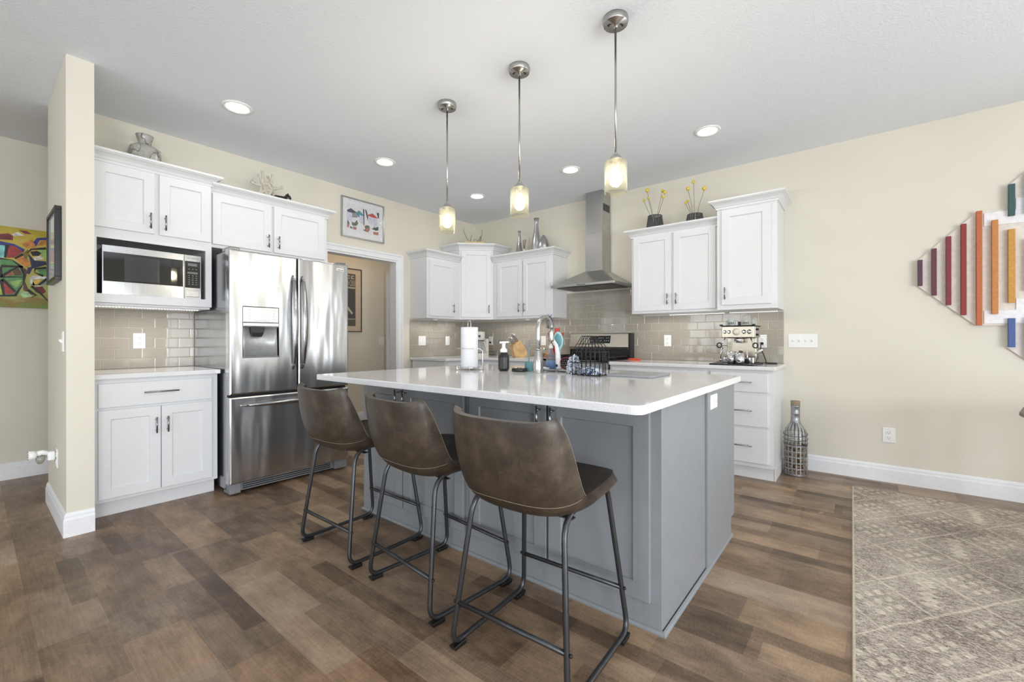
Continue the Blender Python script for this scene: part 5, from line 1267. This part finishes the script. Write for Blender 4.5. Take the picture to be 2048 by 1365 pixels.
t = thing('soap_dish', 'small white soap dish at the edge of the draining tray', 'soap dish', (2.60, -2.065, ZT))
m = MB(); m.rings([[(2.605+x*.8, -2.070+y*.8, ZT+z) for x, y in rrect(-.045-d, .045+d, -.02-d, .02+d, .012)] for d, z in ((-.004, 0), (.0, .002), (.006, .012), (.004, .012), (-.004, .005))], smooth=False); m.build('dish', flat('white_ceramic', (238, 238, 236), 0.25), t)

def crumple(name, label, cat, c, size, mat, seed, sub=4, amp=.35, squash=1.0):
    m = MB(); bmesh.ops.create_icosphere(m.bm, subdivisions=sub, radius=1.0)
    from mathutils import noise as nz
    for v in m.bm.verts:
        p = v.co.copy(); k = 1+amp*nz.noise(p*2.1+Vector((seed, 0, 0)))+amp*.55*nz.noise(p*5.2+Vector((0, seed, 0)))+amp*.25*nz.noise(p*11+Vector((0, 0, seed)))
        q = p*k; z = max(-.55, q.z*squash)
        v.co = Vector((c[0]+q.x*size[0], c[1]+q.y*size[1], c[2]+(z+.55)*size[2]))
    for f in m.bm.faces: f.smooth = True
    o = m.build(name, mat); return tag(o, label, cat)
def m_cloth(name, cols, scale):
    t = NT(name); v = t.new('ShaderNodeTexVoronoi'); v.inputs['Scale'].default_value = scale; t.link(t.pos(True), v.inputs['Vector'])
    sp = t.new('ShaderNodeSeparateColor'); t.link(v.outputs['Color'], sp.inputs[0]); n = t.noise(scale*1.5, 2, obj=True)
    t.set(Base_Color=t.ramp(sp.outputs[0], [(0.0, cols[0]), (0.35, cols[1]), (0.6, cols[2])], 'CONSTANT'), Roughness=0.9); t.bump(n, 0.6, 0.004); return t.m
crumple('scrubber', 'fluffy blue and white scrubber ball between the red-rimmed strainer and the wire rack', 'scrubber', (2.868, -2.125, Z), (.043, .040, .060), m_cloth('speckled_blue_white_pile', ((60, 74, 112), (170, 178, 196), (226, 228, 232)), 170), 3.0, 5, .42, 1.2)
crumple('dishcloth', 'crumpled blue and white dishcloth lying inside the house-shaped wire rack', 'dishcloth', (3.035, -2.205, Z+.0072), (.064, .043, .026), m_cloth('blue_white_towel', ((66, 82, 116), (150, 164, 190), (214, 220, 228)), 90), 9.0, 5, .40)
t = thing('wire_rack', 'house-shaped black wire napkin rack on the island worktop', 'rack', (3.035, -2.205, Z))
m = MB(); rr_ = .0022; ex = Vector((1, .0, 0)); ey = Vector((0, 1, 0)); o_ = Vector((2.945, -2.265, Z)); Wd, Dp, Hs, Ht = .178, .115, .140, .232
def rk(a, b, c): return o_+ex*(a*Wd)+ey*(b*Dp)+Vector((0, 0, c))
apx = .5
for b in (0, 1): # two gable ends made of verticals and rafters
    for a in (0, .17, .34, .5, .66, .83, 1):
        zt_ = Hs if a in (0, 1) else Hs
        m.tube([rk(a, b, .006), rk(a, b, zt_), rk(.5+(a-.5)*.30, b, Ht)], rr_, 6)
    for z in (.006, .075, Hs): m.tube([rk(0, b, z), rk(1, b, z)], rr_, 6)
    m.tube([rk(.35, b, Ht), rk(.65, b, Ht)], rr_, 6); m.tube([rk(.175, b, Hs+.046), rk(.825, b, Hs+.046)], rr_, 6)
for a in (0, 1):
    for z in (.006, .075, Hs): m.tube([rk(a, 0, z), rk(a, 1, z)], rr_, 6)
    for b in (.33, .66): m.tube([rk(a, b, .006), rk(a, b, Hs), rk(.5+(a-.5)*.30, b, Ht)], rr_, 6)
for a in (.35, .5, .65): m.tube([rk(a, 0, Ht), rk(a, 1, Ht)], rr_, 6)
for a in (.2, .4, .6, .8): m.tube([rk(a, 0, .004), rk(a, 1, .004)], rr_, 6)
m.build('wire_frame', BLACKM, t)
for a in (0, 1):
    for b in (0, 1): MB().ball(rk(a, b, .0035), .0036, 8, 6).build('foot', BLACKPL, t)
t = thing('cutting_board', 'thin grey cutting board lying flat on the island worktop by the wire rack', 'cutting board', (3.24, -2.03, Z))
m = MB(); m.rings([[(x, y, z) for x, y in rrect(3.115+d, 3.390-d, -2.185+d, -1.870-d, .018)] for d, z in ((.002, Z), (0, Z+.002), (0, Z+.010), (.002, Z+.012))], smooth=False); m.build('board', flat('mid_grey_board', (150, 152, 155), 0.4), t)

# ------------------------------------------------------------------ on the wall worktops
t = thing('drip_coffee_maker', 'white drip coffee maker with a glass carafe, behind the paper towel roll', 'coffee maker', (0.33, -0.24, Z))
cx, cy = 0.330, -0.245
CMK = flat('stainless_white_plastic', (222, 220, 214), 0.3)
m = MB(); m.rings([[(cx+x, cy+y, Z+z) for x, y in rrect(-.085, .085, -.10, .09, .03)] for z in (0, .004, .030, .034)], smooth=False); m.build('base', CMK, t)
m = MB(); m.lathe([(.056, .0345), (.056, .037)], (cx, cy-.02, Z), 28); m.build('hot_plate', BLACKPL, t)
m = MB(); m.box(cx-.075, cx+.075, cy+.045, cy+.085, Z+.0345, Z+.225); m.build('column', CMK, t, bevel=0.006)
m = MB(); m.lathe([(.060, .205), (.068, .225), (.072, .290), (.074, .310), (.070, .318), (.02, .320)], (cx, cy-.015, Z), 36); m.build('brew_head', CMK, t)
m = MB(); m.lathe([(.050, .200), (.061, .204), (.060, .196)], (cx, cy-.015, Z), 28); m.build('filter_ring', BLACKPL, t)
m = MB(); hp = Frame((cx, cy-.015, Z), (.75, .66, 0), (.66, -.75, 0)); hp.box(m, -.014, .014, .243, .272, .0695, .0745); m.build('display', BLACKGL, t)
m = MB(); m.lathe([(.040, .0378), (.054, .050), (.056, .085), (.045, .150), (.036, .178), (.038, .186), (.035, .186), (.033, .178), (.043, .150), (.054, .086), (.052, .052), (.03, .041)], (cx, cy-.02, Z), 32, cap1=True); car = m.build('carafe', GLASS, t)
hdx, hdy = .75, .66
m = MB(); m.tube([(cx+hdx*.036, cy-.02+hdy*.036, Z+.176), (cx+hdx*.066, cy-.02+hdy*.066, Z+.178), (cx+hdx*.085, cy-.02+hdy*.085, Z+.12), (cx+hdx*.090, cy-.02+hdy*.090, Z+.062)], [.007, .008, .008, .006], 10); m.build('carafe_handle', CMK, car)
t = thing('power_cable', 'black cord looping from the coffee maker to the corner outlet', 'cord', (0.4, -0.06, Z))
yc = -0.024
m = MB(); m.box(.300, .322, -.038, -.0195, 1.068, 1.090); m.build('plug', BLACKPL, t, bevel=0.004)
m = MB(); m.tube([(.311, -.038, 1.079), (.300, -.048, 1.072), (.288, -.050, 1.04), (.288, -.045, .98), (.296, -.05, .945), (.33, -.07, .955), (.39, -.07, .957), (.43, -.07, .94), (.425, -.075, .915), (.39, -.08, .9085), (.34, -.085, .920), (.295, -.085, .912), (.272, -.085, .9085), (.262, -.10, .9085)], .0032, 8); m.build('cord', BLACKPL, t)

KB = flat('beech_wood_block', (208, 172, 120), 0.45, var=0.10, nscale=18)
t = thing('knife_block', 'slanted beech knife block on the corner worktop, full of silver-handled knives', 'knife block', (0.98, -0.27, Z))
R4 = Matrix.Translation((1.005, -0.255, Z)) @ Matrix.Rotation(math.radians(238), 4, 'Z') @ Matrix.Scale(1.08, 4)
# local: x forward along the slope, y width
prof = [(-.075, 0), (.095, 0), (.095, .012), (-.015, .190), (-.105, .135), (-.095, .060)]
m = MB(); m.prism([R4 @ Vector((-x, -.055, z)) for x, z in prof], R4.to_3x3() @ Vector((0, .110, 0))); m.build('block', KB, t, bevel=0.004)
m = MB(); m.prism([R4 @ Vector((-.096+.001, -.02, .05)), R4 @ Vector((-.096+.001, .02, .05)), R4 @ Vector((-.096+.001, .02, .075)), R4 @ Vector((-.096+.001, -.02, .075))], R4.to_3x3() @ Vector((-.001, 0, 0))); m.build('maker_plate', flat('pale_wood_label', (226, 200, 156), 0.4), t)
d0 = Vector((.09, 0, .055)).normalized(); up = Vector((-.055, 0, .09)).normalized()  # top slot face direction / handle axis in (-x) frame
kn = 0
wheres = ['upper row, at the wall end', 'upper row, second from the wall end', 'upper row, third from the wall end', 'upper row, at the faucet end', 'lower row, at the wall end', 'lower row, middle slot', 'lower row, at the faucet end']
for row, (s, cnt, L) in enumerate(((.030, 4, .105), (.078, 3, .085))):
    for i in range(cnt):
        yy = -.040+.080*i/(cnt-1)
        base = Vector((.015, 0, .190)) + Vector((.090, 0, -.055)).normalized()*s
        ax = Vector((.055, 0, .090)).normalized()
        tk = thing('kitchen_knife', 'silver-handled knife in the beech block, '+wheres[kn], 'knife', tuple(R4 @ base), 'knives in the beech block'); kn += 1
        b = Vector((base.x, yy, base.z)); rs = []
        for k_, (w, h) in ((0.004, (.009, .006)), (.25, (.0085, .006)), (.6, (.010, .0065)), (.92, (.011, .0068)), (1.0, (.008, .005))):
            c = b+ax*(L*k_); wd = Vector((.090, 0, -.055)).normalized()
            rs.append([R4 @ (c+wd*(w*math.cos(2*PI*j/12))+Vector((0, h*math.sin(2*PI*j/12), 0))) for j in range(12)])
        m = MB(); m.rings(rs); m.build('handle', flat('satin_steel_handle', (206, 204, 198), 0.25, 0.9), tk)
        m = MB()
        for sg in (-1, 1):
            m.rings([[R4 @ (b+ax*(L*k_)+Vector((0, sg*.0058, 0))+Vector((.090, 0, -.055)).normalized()*(.0026*math.cos(2*PI*j/8))+Vector((0, .0012*math.sin(2*PI*j/8), 0))) for j in range(8)] for k_ in (.12, .5, .85)])
        m.build('handle_inlay', BLACKPL, tk)

for x, l, cap in ((1.243, 'white ceramic salt shaker behind the faucet, the taller of the two small shakers', 1), (1.305, 'clear glass pepper shaker beside the white salt shaker', 0)):
    t = thing('shaker', l, 'shaker', (x, -.17, Z))
    m = MB(); m.lathe([(.022, 0), (.024, .004), (.022, .07), (.019, .088)], (x, -.17, Z), 24); m.build('body', flat('white_shaker', (238, 236, 230), 0.3) if cap else GLASS, t)
    if not cap: m = MB(); m.lathe([(.020, .002), (.021, .004), (.0195, .045)], (x, -.17, Z), 20); m.build('pepper', flat('ground_pepper', (92, 78, 64), 0.9, var=.3, nscale=200), t)
    m = MB(); m.lathe([(.0195, .0882), (.021, .092), (.020, .108), (.012, .116), (1e-4, .118)], (x, -.17, Z), 24); m.build('cap', flat('frosted_cap', (216, 214, 210), 0.3) if cap else CHROME, t)
t = thing('honey_jar', 'small amber and copper lidded jar between the shakers and the red crock', 'jar', (1.375, -.2, Z))
m = MB(); m.lathe([(.034, 0), (.036, .004), (.036, .034), (.030, .040)], (1.378, -.21, Z), 28); m.build('jar', flat('amber_glaze', (176, 118, 78), 0.2), t)
m = MB(); m.lathe([(.034, .0402), (.035, .044), (.035, .056), (.030, .058)], (1.378, -.21, Z), 28); m.build('lid', flat('copper_lid', (196, 140, 104), 0.25, 0.7), t)
t = thing('utensil_crock', 'dark red glazed utensil crock beside the range', 'crock', (1.545, -.27, Z))
ux, uy = 1.545, -.275
ux = 1.530
m = MB(); m.lathe([(.044, 0), (.050, .006), (.056, .06), (.058, .135), (.061, .145), (.057, .145), (.054, .135), (.050, .02), (.03, .012)], (ux, uy, Z), 36); m.build('crock', DRED, t)
m = MB()
for i in range(4): m.ball((ux+.0565*math.cos(-1.0), uy+.0565*math.sin(-1.0), Z+.04+.018*i), .0045, 8, 6)
m.build('raised_letters', flat('pale_red_relief', (190, 120, 112), 0.3), t)
def utensil(label, bx, tx, ty, h, kind):
    t = thing('kitchen_utensil', label, 'utensil', (ux+bx, uy, Z+.02), 'red utensils in the crock')
    b = Vector((ux+bx, uy+ty*.45, Z+.022)); tp_ = Vector((ux+tx, uy+ty, Z+h)); ax = (tp_-b).normalized()
    m = MB(); m.tube([b, b.lerp(tp_, .6), tp_], .0055, 10); m.build('handle', flat('dark_red_handle', (150, 36, 30), 0.35), t)
    side = Vector((.78, .62, 0)); rs = []
    if kind == 'spoon': prof = ((.006, 0), (.022, .02), (.030, .045), (.027, .07), (.012, .09), (.002, .094)); th = .007
    elif kind == 'spatula': prof = ((.007, 0), (.020, .012), (.030, .02), (.031, .085), (.030, .09)); th = .004
    else: prof = ((.006, 0), (.020, .02), (.028, .04), (.031, .07), (.030, .085)); th = .009
    for w, s in prof:
        c = tp_+ax*(s-.004); rs.append([c+side*(w*math.cos(2*PI*j/14))+Vector((.62, -.78, 0))*(th*math.sin(2*PI*j/14)) for j in range(14)])
    m = MB(); m.rings(rs); m.build('head', RED, t)
    if kind == 'whisk':
        m = MB()
        for a in range(5):
            an = PI*a/5; dv = side*math.cos(an)+Vector((.62, -.78, 0))*math.sin(an)
            m.tube([tp_+dv*(.036*math.sin(PI*k_/8)**.8*(1 if k_ < 9 else 1))*(1 if True else 0)+ax*(.010+.095*(k_/8)) for k_ in range(9)], .0016, 5)
        m.build('wire_loop', flat('pale_red_wire', (214, 90, 78), 0.35), t)
utensil('broad red spatula sticking up highest from the crock', -.002, -.008, .046, .258, 'spatula')
utensil('red serving spoon leaning towards the faucet in the crock', -.020, -.060, .0, .222, 'spoon')
utensil('red slotted server at the front of the crock, with pale streaks', .006, .030, -.046, .205, 'whisk')
utensil('red turner leaning towards the range in the crock', .018, .054, .012, .208, 'spatula')

tag(MB().tube([(2.45+.052*math.cos(2*PI*i/40)*1.15, -.20+.052*math.sin(2*PI*i/40), Z+.009) for i in range(40)], .0085, 10, closed=True).build('trivet_ring', flat('orange_red_silicone', (214, 84, 50), 0.4)), 'orange-red ring trivet lying on the worktop beside the range', 'trivet')

# espresso machine
t = thing('espresso_tray', 'thin black tray mat under the espresso machine and the two steel mugs', 'tray', (3.43, -.38, Z))
m = MB(); m.rings([[(x, y, z) for x, y in rrect(3.275+d, 3.610-d, -.600+d, -.150-d, .012)] for d, z in ((.001, Z), (0, Z+.002), (0, Z+.010), (.002, Z+.011))], smooth=False); m.build('tray', BLACKPL, t)
ZE = Z+.0115
t = thing('espresso_machine', 'chrome and brass-toned espresso machine with a row of knobs, on the black tray', 'espresso machine', (3.45, -.34, ZE))
ex0, ex1, ey0, ey1 = 3.335, 3.585, -.440, -.160
BRASS = m_steel('warm_brushed_steel', (190, 180, 164), 0.26, (1, 1, 60), an=0.2)
m = MB(); m.box(ex0+.005, ex1-.005, ey0+.01, ey1, ZE, ZE+.050); m.build('drip_base', CHROME, t, bevel=0.006)
m = MB(); m.box(ex0+.02, ex1-.02, ey0+.015, ey0+.16, ZE+.0502, ZE+.054); m.build('drip_grid', BLACKPL, t)
m = MB(); m.box(ex0+.01, ex1-.01, ey0+.16, ey1, ZE+.0502, ZE+.215); m.build('back_column', BRASS, t, bevel=0.004)
m = MB(); m.box(ex0, ex1, ey0, ey1, ZE+.215, ZE+.312); hd = m.build('head', BRASS, t, bevel=0.005)
m = MB(); m.box(ex0-.010, ex1+.006, ey0-.010, ey1+.004, ZE+.3122, ZE+.319); m.build('cup_warmer', BLACKPL, t, bevel=0.002)
m = MB(); m.box(ex0-.012, ex0+.010, ey0-.012, ey0+.012, ZE+.3192, ZE+.328); m.box(ex1-.014, ex1+.008, ey0-.012, ey0+.012, ZE+.3192, ZE+.328); m.build('corner_guard', BLACKPL, t)
fe = Frame((0, ey0, ZE), (1, 0, 0), (0, -1, 0))
for a, r in ((3.362, .013), (3.396, .013), (3.452, .027), (3.510, .015), (3.550, .016)):
    m = MB(); m.lathe([(r*1.15, 0), (r*1.1, .004), (r*.72, .006), (r*.68, .018), (r*.5, .020)], (a, ey0, ZE+.264), 28, ax='-y'); m.build('gauge' if r > .02 else 'knob', CHROME if r < .02 else flat('gauge_face', (222, 216, 200), 0.3), hd)
m = MB(); m.box(ex1+.0005, ex1+.004, -.40, -.20, ZE+.225, ZE+.305); sp = m.build('side_plate', CHROME, hd)
m = MB(); m.lathe([(.009, 0), (.009, .012)], (ex1+.004, -.33, ZE+.285), 16, ax='x'); m.lathe([(.009, 0), (.009, .012)], (ex1+.004, -.33, ZE+.240), 16, ax='x'); m.build('side_knob', BLACKPL, sp)
m = MB(); m.lathe([(.034, .2145), (.036, .200), (.036, .180), (.030, .172)], (3.455, ey0+.075, ZE), 32); gh = m.build('group_head', CHROME, t)
m = MB(); m.lathe([(.050, .205), (.062, .170), (.085, .135), (.088, .060), (.080, .056)], (3.455, ey0+.245, ZE), 36); m.build('boiler', BRASS, t)
for s, c in ((-1, 3.360), (1, 3.555)):
    m = MB(); m.tube([(c, ey0+.03, ZE+.214), (c+s*.012, ey0+.01, ZE+.185), (c+s*.030, ey0-.004, ZE+.155)], .005, 8); ar = m.build('steam_pipe', CHROME, t)
    m = MB(); k_ = [(c+s*.040+.018*math.cos(2*PI*i/20), ey0-.006, ZE+.150+.020*math.sin(2*PI*i/20)) for i in range(20)]; m.tube(k_, .0055, 8, closed=True); m.build('grip_loop', BLACKPL, ar)
m = MB(); m.tube([(ex0+.004, ey0+.02, ZE+.13), (ex0-.006, ey0+.005, ZE+.09), (ex0-.006, ey0-.002, ZE+.03)], .006, 8); m.ball((ex0-.006, ey0-.002, ZE+.024), .012, 12, 8); m.build('steam_wand', CHROME, t)
m = MB(); m.tube([(3.535, ey0-.004, ZE+.10), (3.535, ey0-.006, ZE+.06), (3.537, ey0-.008, ZE+.004)], [.006, .006, .007], 8); m.build('spout_tube', CHROME, t)
m = MB(); m.tube([(ex1+.0, ey0+.05, ZE+.085), (ex1+.055, ey0+.03, ZE+.115)], [.006, .008], 10); m.build('portafilter_handle', WHITEPL, t)
for x, y, l, hh in ((3.432, -.522, 'brushed steel mug on the black tray, closer to the red ring', .100), (3.500, -.548, 'slightly lower steel mug on the black tray, closer to the end of the worktop', .090)):
    t = thing('steel_mug', l, 'mug', (x, y, ZE), 'steel mugs in front of the espresso machine')
    m = MB(); m.lathe([(.032, 0), (.034, .002), (.034, hh), (.032, hh), (.032, .006), (.01, .005)], (x, y, ZE), 36); b_ = m.build('cup', CHROME, t)
    m = MB(); m.tube([(x-.033, y-.004, ZE+hh*.85), (x-.052, y-.006, ZE+hh*.80), (x-.056, y-.006, ZE+hh*.45), (x-.034, y-.004, ZE+hh*.25)], .0035, 8); m.build('handle', CHROME, t)
ZC = ZE+.3195
for i, (x, y, r, h, l) in enumerate(((3.392, -.335, .036, .082, 'upturned clear glass cup with dark print, over the left gauges'), (3.505, -.330, .035, .088, 'taller upturned clear glass cup on the espresso machine'), (3.352, -.250, .028, .055, 'small upturned glass cup at the range side of the espresso machine top'), (3.556, -.290, .026, .062, 'small frosted glass cup at the outer end of the espresso machine top'))):
    l = l.replace('over the left gauges', 'on top of the espresso machine')
    t = thing('glass_cup', l, 'glass cup', (x, y, ZC), 'glass cups on the espresso machine')
    m = MB(); m.lathe([(r, 0), (r, h*.55), (r*.93, h*.86), (r*.75, h), (r*.2, h), (r*.2, h-.004), (r*.72, h-.005), (r*.87, h*.84), (r*.93, h*.54), (r*.93, 0)], (x, y, ZC), 32, cap0=False); m.build('cup', m_glass('cup_glass_%d' % i, (246, 247, 246), 0.84, 0.03), t)
    if i < 2:
        m = MB(); rg = random.Random(i+2)
        for k_ in range(4):
            a = -PI/2-.55+.36*k_; m.prism([(x+(r+.0004)*math.cos(a+d), y+(r+.0004)*math.sin(a+d), ZC+.012+dz) for d, dz in ((0, 0), (.22, 0), (.22, .018), (0, .018))], (0, -.0004, 0))
        m.build('print', flat('grey_cup_print', (96, 96, 98), 0.5), t)
m = MB(); m.rings([[(3.449+x, -.30+y, ZC+z) for x, y in rrect(-.011, .011, -.012, .012, .003)] for z in (0, .034)], smooth=False); tag(m.build('tamper', BLACKPL), 'small black tamper block between the glass cups on the espresso machine', 'tamper')
t = thing('power_cable', 'black cord from the espresso machine to the outlet, trailing on the worktop', 'cord', (3.6, -.12, Z))
m = MB(); m.box(3.566, 3.590, -.036, -.0195, 1.066, 1.090); m.build('plug', BLACKPL, t, bevel=0.004)
m = MB(); m.tube([(3.577, -.036, 1.075), (3.572, -.060, 1.068), (3.575, -.070, 1.03), (3.598, -.075, .98), (3.616, -.08, .93), (3.620, -.10, .9095), (3.650, -.12, .9085), (3.700, -.13, .9085), (3.712, -.16, .9085), (3.690, -.18, .9085), (3.64, -.16, .9085), (3.615, -.145, .910)], .0042, 8); m.build('cord', BLACKPL, t)
t = thing('glass_figurine', 'small clear glass bird figurine at the end of the worktop', 'figurine', (3.665, -.095, Z))
m = MB(); m.lathe([(.020, 0), (.021, .004), (.014, .010), (.020, .026), (.019, .040), (.010, .055), (.008, .065), (.010, .072), (.004, .080)], (3.690, -.085, Z), 22, sx=1.1, sy=.8); m.build('body', GLASS, t)
m = MB(); m.tube([(3.690, -.085, Z+.077), (3.688, -.086, Z+.095), (3.690, -.085, Z+.102)], [.004, .0025, .001], 8); m.build('tail', GLASS, t)

# ------------------------------------------------------------------ floor pieces
bx, by = 3.848, -0.205
t = thing('cork_cage_bottle', 'bottle-shaped metal cage for wine corks, standing on the floor by the drawers', 'cork holder', (bx, by, 0))
GAL = flat('galvanised_strip', (164, 166, 170), 0.35, 0.85, var=0.08)
Rb = .083
prof = [(Rb, .004), (Rb, .30), (Rb-.003, .345), (Rb-.014, .380), (Rb-.036, .410), (.036, .428), (.034, .440)]
m = MB()
def strip(P, w, th, tang):
    rs = []
    for p, tg in zip(P, tang):
        p = Vector(p); tg = Vector(tg).normalized(); nn = Vector((p.x-bx, p.y-by, 0)).normalized()
        rs.append([p+tg*w+nn*th, p-tg*w+nn*th, p-tg*w-nn*th, p+tg*w-nn*th])
    m.rings(rs, smooth=False)
NS = 18
for i in range(NS):
    a = 2*PI*i/NS; tg = (-math.sin(a), math.cos(a), 0)
    strip([(bx+r*math.cos(a), by+r*math.sin(a), z) for r, z in prof], .0042, .0007, [tg]*len(prof))
m.build('vertical_strips', GAL, t)
m = MB()
for z in (.012, .058, .104, .150, .196, .242):
    n = 40; rs = []
    for i in range(n):
        a = 2*PI*i/n; rs.append([(bx+(Rb+s*.0016)*math.cos(a), by+(Rb+s*.0016)*math.sin(a), z+dz) for s, dz in ((1, .0045), (1, -.0045), (-1, -.0045), (-1, .0045))])
    m.rings(rs, smooth=False, closed=True)
m.build('hoop', GAL, t)
m = MB()
for k_ in range(3):
    m.tube([(bx+(Rb+.002)*math.cos(a), by+(Rb+.002)*math.sin(a), .262+.036*k_+.012*math.sin(a*1.0)) for a in [2*PI*i/36 for i in range(36)]], .0022, 6, closed=True)
m.tube([(bx+.055, by-.065, .262), (bx+.075, by-.072, .255), (bx+.088, by-.066, .262)], .006, 8)
m.tube([(bx+.080, by-.070, .255), (bx+.082, by-.074, .21), (bx+.080, by-.074, .165)], .0018, 6)
m.build('wire_band', flat('dark_wire_band', (70, 72, 76), 0.4, 0.6), t)
m = MB(); m.lathe([(.036, .440), (.033, .446), (.0325, .500), (.035, .503), (.0325, .506), (.032, .555), (.036, .560), (.036, .568), (.031, .568), (.030, .45)], (bx, by, 0), 32, cap0=False, cap1=False); m.build('neck', GAL, t)
m = MB(); m.lathe([(Rb-.001, .001), (Rb, .003), (Rb, .006), (Rb-.004, .008)], (bx, by, 0), 36); m.build('base_plate', GAL, t)
m = MB(); m.lathe([(.029, .552), (.030, .568), (.0325, .570), (.034, .604), (.032, .606)], (bx, by, 0), 28); m.build('stopper', CORKM, t)
m = MB(); m.lathe([(.0115, 0), (.0120, .002), (.0120, .043), (.0115, .045)], (0, 0, -.0225), 14); ck0 = m.build('wine_cork', CORKM)
rg = random.Random(21); first = True; z = .021; cks = []
while z < .235:
    ring = 6; off = rg.uniform(0, 1)
    for i in range(ring):
        a = 2*PI*(i+off)/ring; r = .058
        if i % 2 == 0: rot = (rg.uniform(-.15, .15), PI/2+rg.uniform(-.1, .1), a+PI/2)
        else: rot = (rg.uniform(-.2, .2), PI/2+rg.uniform(-.15, .15), a+PI/2+rg.uniform(-.2, .2))
        cks.append(((bx+r*math.cos(a), by+r*math.sin(a), z), rot))
    cks.append(((bx, by, z), (0, PI/2, rg.uniform(0, 3)))); cks.append(((bx+.006, by+.026, z+.001), (0, PI/2, rg.uniform(-.2, .2)))); cks.append(((bx-.006, by-.027, z+.001), (0, PI/2, rg.uniform(-.2, .2))))
    z += .0262
tag(ck0, 'wine cork inside the bottle-shaped metal cage', 'cork', 'wine corks in the bottle-shaped cage')
for i, (p, r) in enumerate(cks):
    c = ck0 if i == 0 else ck0.copy()
    if i: COL.objects.link(c)
    c.location = p; c.rotation_euler = r

# rug
def m_rug():
    t = NT('distressed_taupe_patterned_rug'); x, y, z = t.xyz(False)
    pile = t.noise(78, 3, 0.75, (0.6, 1.6, 1)); pile2 = t.noise(210, 2, 0.7, (0.7, 1.5, 1)); wear = t.noise(2.6, 3, 0.6); wear2 = t.noise(9, 3, 0.6)
    tone = t.noise(0.9, 2, 0.5); g = pile*0.55 + pile2*0.5 - 0.02
    base = t.ramp(g*0.85 + wear*0.26 - 0.02, [(0.38, (88, 80, 75)), (0.485, (146, 134, 124)), (0.56, (194, 182, 168)), (0.66, (232, 222, 208))])
    wob = (wear2-0.5)*0.016
    u = (x-4.235) + wob; v = (y*-1.0) + wob*1.2
    # lozenge lattice, two line families sloping either way
    g1 = (v - u*1.3)/0.433 - 0.04; g2 = (v + u*1.3)/0.433 - 0.64
    f1 = g1.fract(); f2 = g2.fract(); ci = g1.floor(); cj = g2.floor()
    lw = 0.022
    l1 = (f1.lt(lw) + f1.gt(1-lw)); l2 = (f2.lt(lw) + f2.gt(1-lw))
    keep1 = t.white(g2.floor()*0.5, ci, 6.0).gt(0.22); keep2 = t.white(g1.floor()*0.5, cj, 7.0).gt(0.22)
    sel = t.white(ci, cj, 2.0)
    inb = f1.gt(0.2)*f1.lt(0.8)*f2.gt(0.2)*f2.lt(0.8)
    d1 = ((f1*5.0).fract()-0.5).abs().lt(0.29); d2 = ((f2*5.0).fract()-0.5).abs().lt(0.29)
    dots = inb*d1*d2*sel.gt(0.50)
    saw = (((f1+f2)*4.5).fract()-0.5).abs()
    lad = (f1-f2).abs().lt(saw*0.30 + 0.06)*(f1+f2).gt(0.35)*(f1+f2).lt(1.65)*sel.lt(0.34)
    pat = (l1*keep1+l2*keep2+dots+lad).op('MINIMUM', 1.0)
    fade = (wear*1.5+0.02).op('MAXIMUM', 0.42).op('MINIMUM', 1.0)
    cream = t.ramp(pile, [(0.35, (200, 187, 163)), (0.65, (243, 234, 216))])
    xe = x - 4.2143 - (y*-0.01435)
    edge = xe.lt(0.010)
    col = t.mix(pat*fade*(pile*0.9+0.45).op('MINIMUM', 1.0), base, cream)
    t.set(Base_Color=t.mix(edge*0.8, col, (218, 204, 178)), Roughness=0.95, Specular_IOR_Level=0.15)
    t.bump(pile + pile2*0.6, 0.9, 0.006); return t.m
RQ = [(4.219, -.329), (4.271, -3.95), (6.90, -3.90), (6.90, -.23)]
m = MB(); m.rings([[(x+(d if x < 5 else -d), y+(d if y < -2 else -d), z) for x, y in RQ] for d, z in ((0, .0005), (0, .007), (.003, .010))], smooth=False)
o = m.build('area_rug', m_rug()); tag(o, 'distressed taupe area rug with cream lattice and dot pattern, on the plank floor', 'rug')

# the dark table whose corner shows past the rug
t = thing('dining_table', 'dark brown wooden table, only its clipped corner showing over the rug', 'table', (5.45, -1.3, .0105))
DWD = flat('dark_walnut', (92, 80, 74), 0.4, var=0.12, nscale=12)
m = MB(); m.prism([(5.04, -.50, .684), (4.968, -.80, .684), (4.968, -2.05, .684), (5.95, -2.05, .684), (5.95, -.50, .684)], (0, 0, .022)); m.build('tabletop', DWD, t, bevel=0.004)
for x, y in ((5.20, -.72), (5.80, -.72), (5.20, -1.9), (5.80, -1.9)): MB().prism([(x-.03, y-.03, .0105), (x+.03, y-.03, .0105), (x+.03, y+.03, .0105), (x-.03, y+.03, .0105)], (0, 0, .6735)).build('leg', DWD, t, bevel=0.004)
m = MB(); m.box(5.23, 5.77, -.735, -.705, .60, .683); m.box(5.23, 5.77, -1.915, -1.885, .60, .683); m.build('apron', DWD, t)
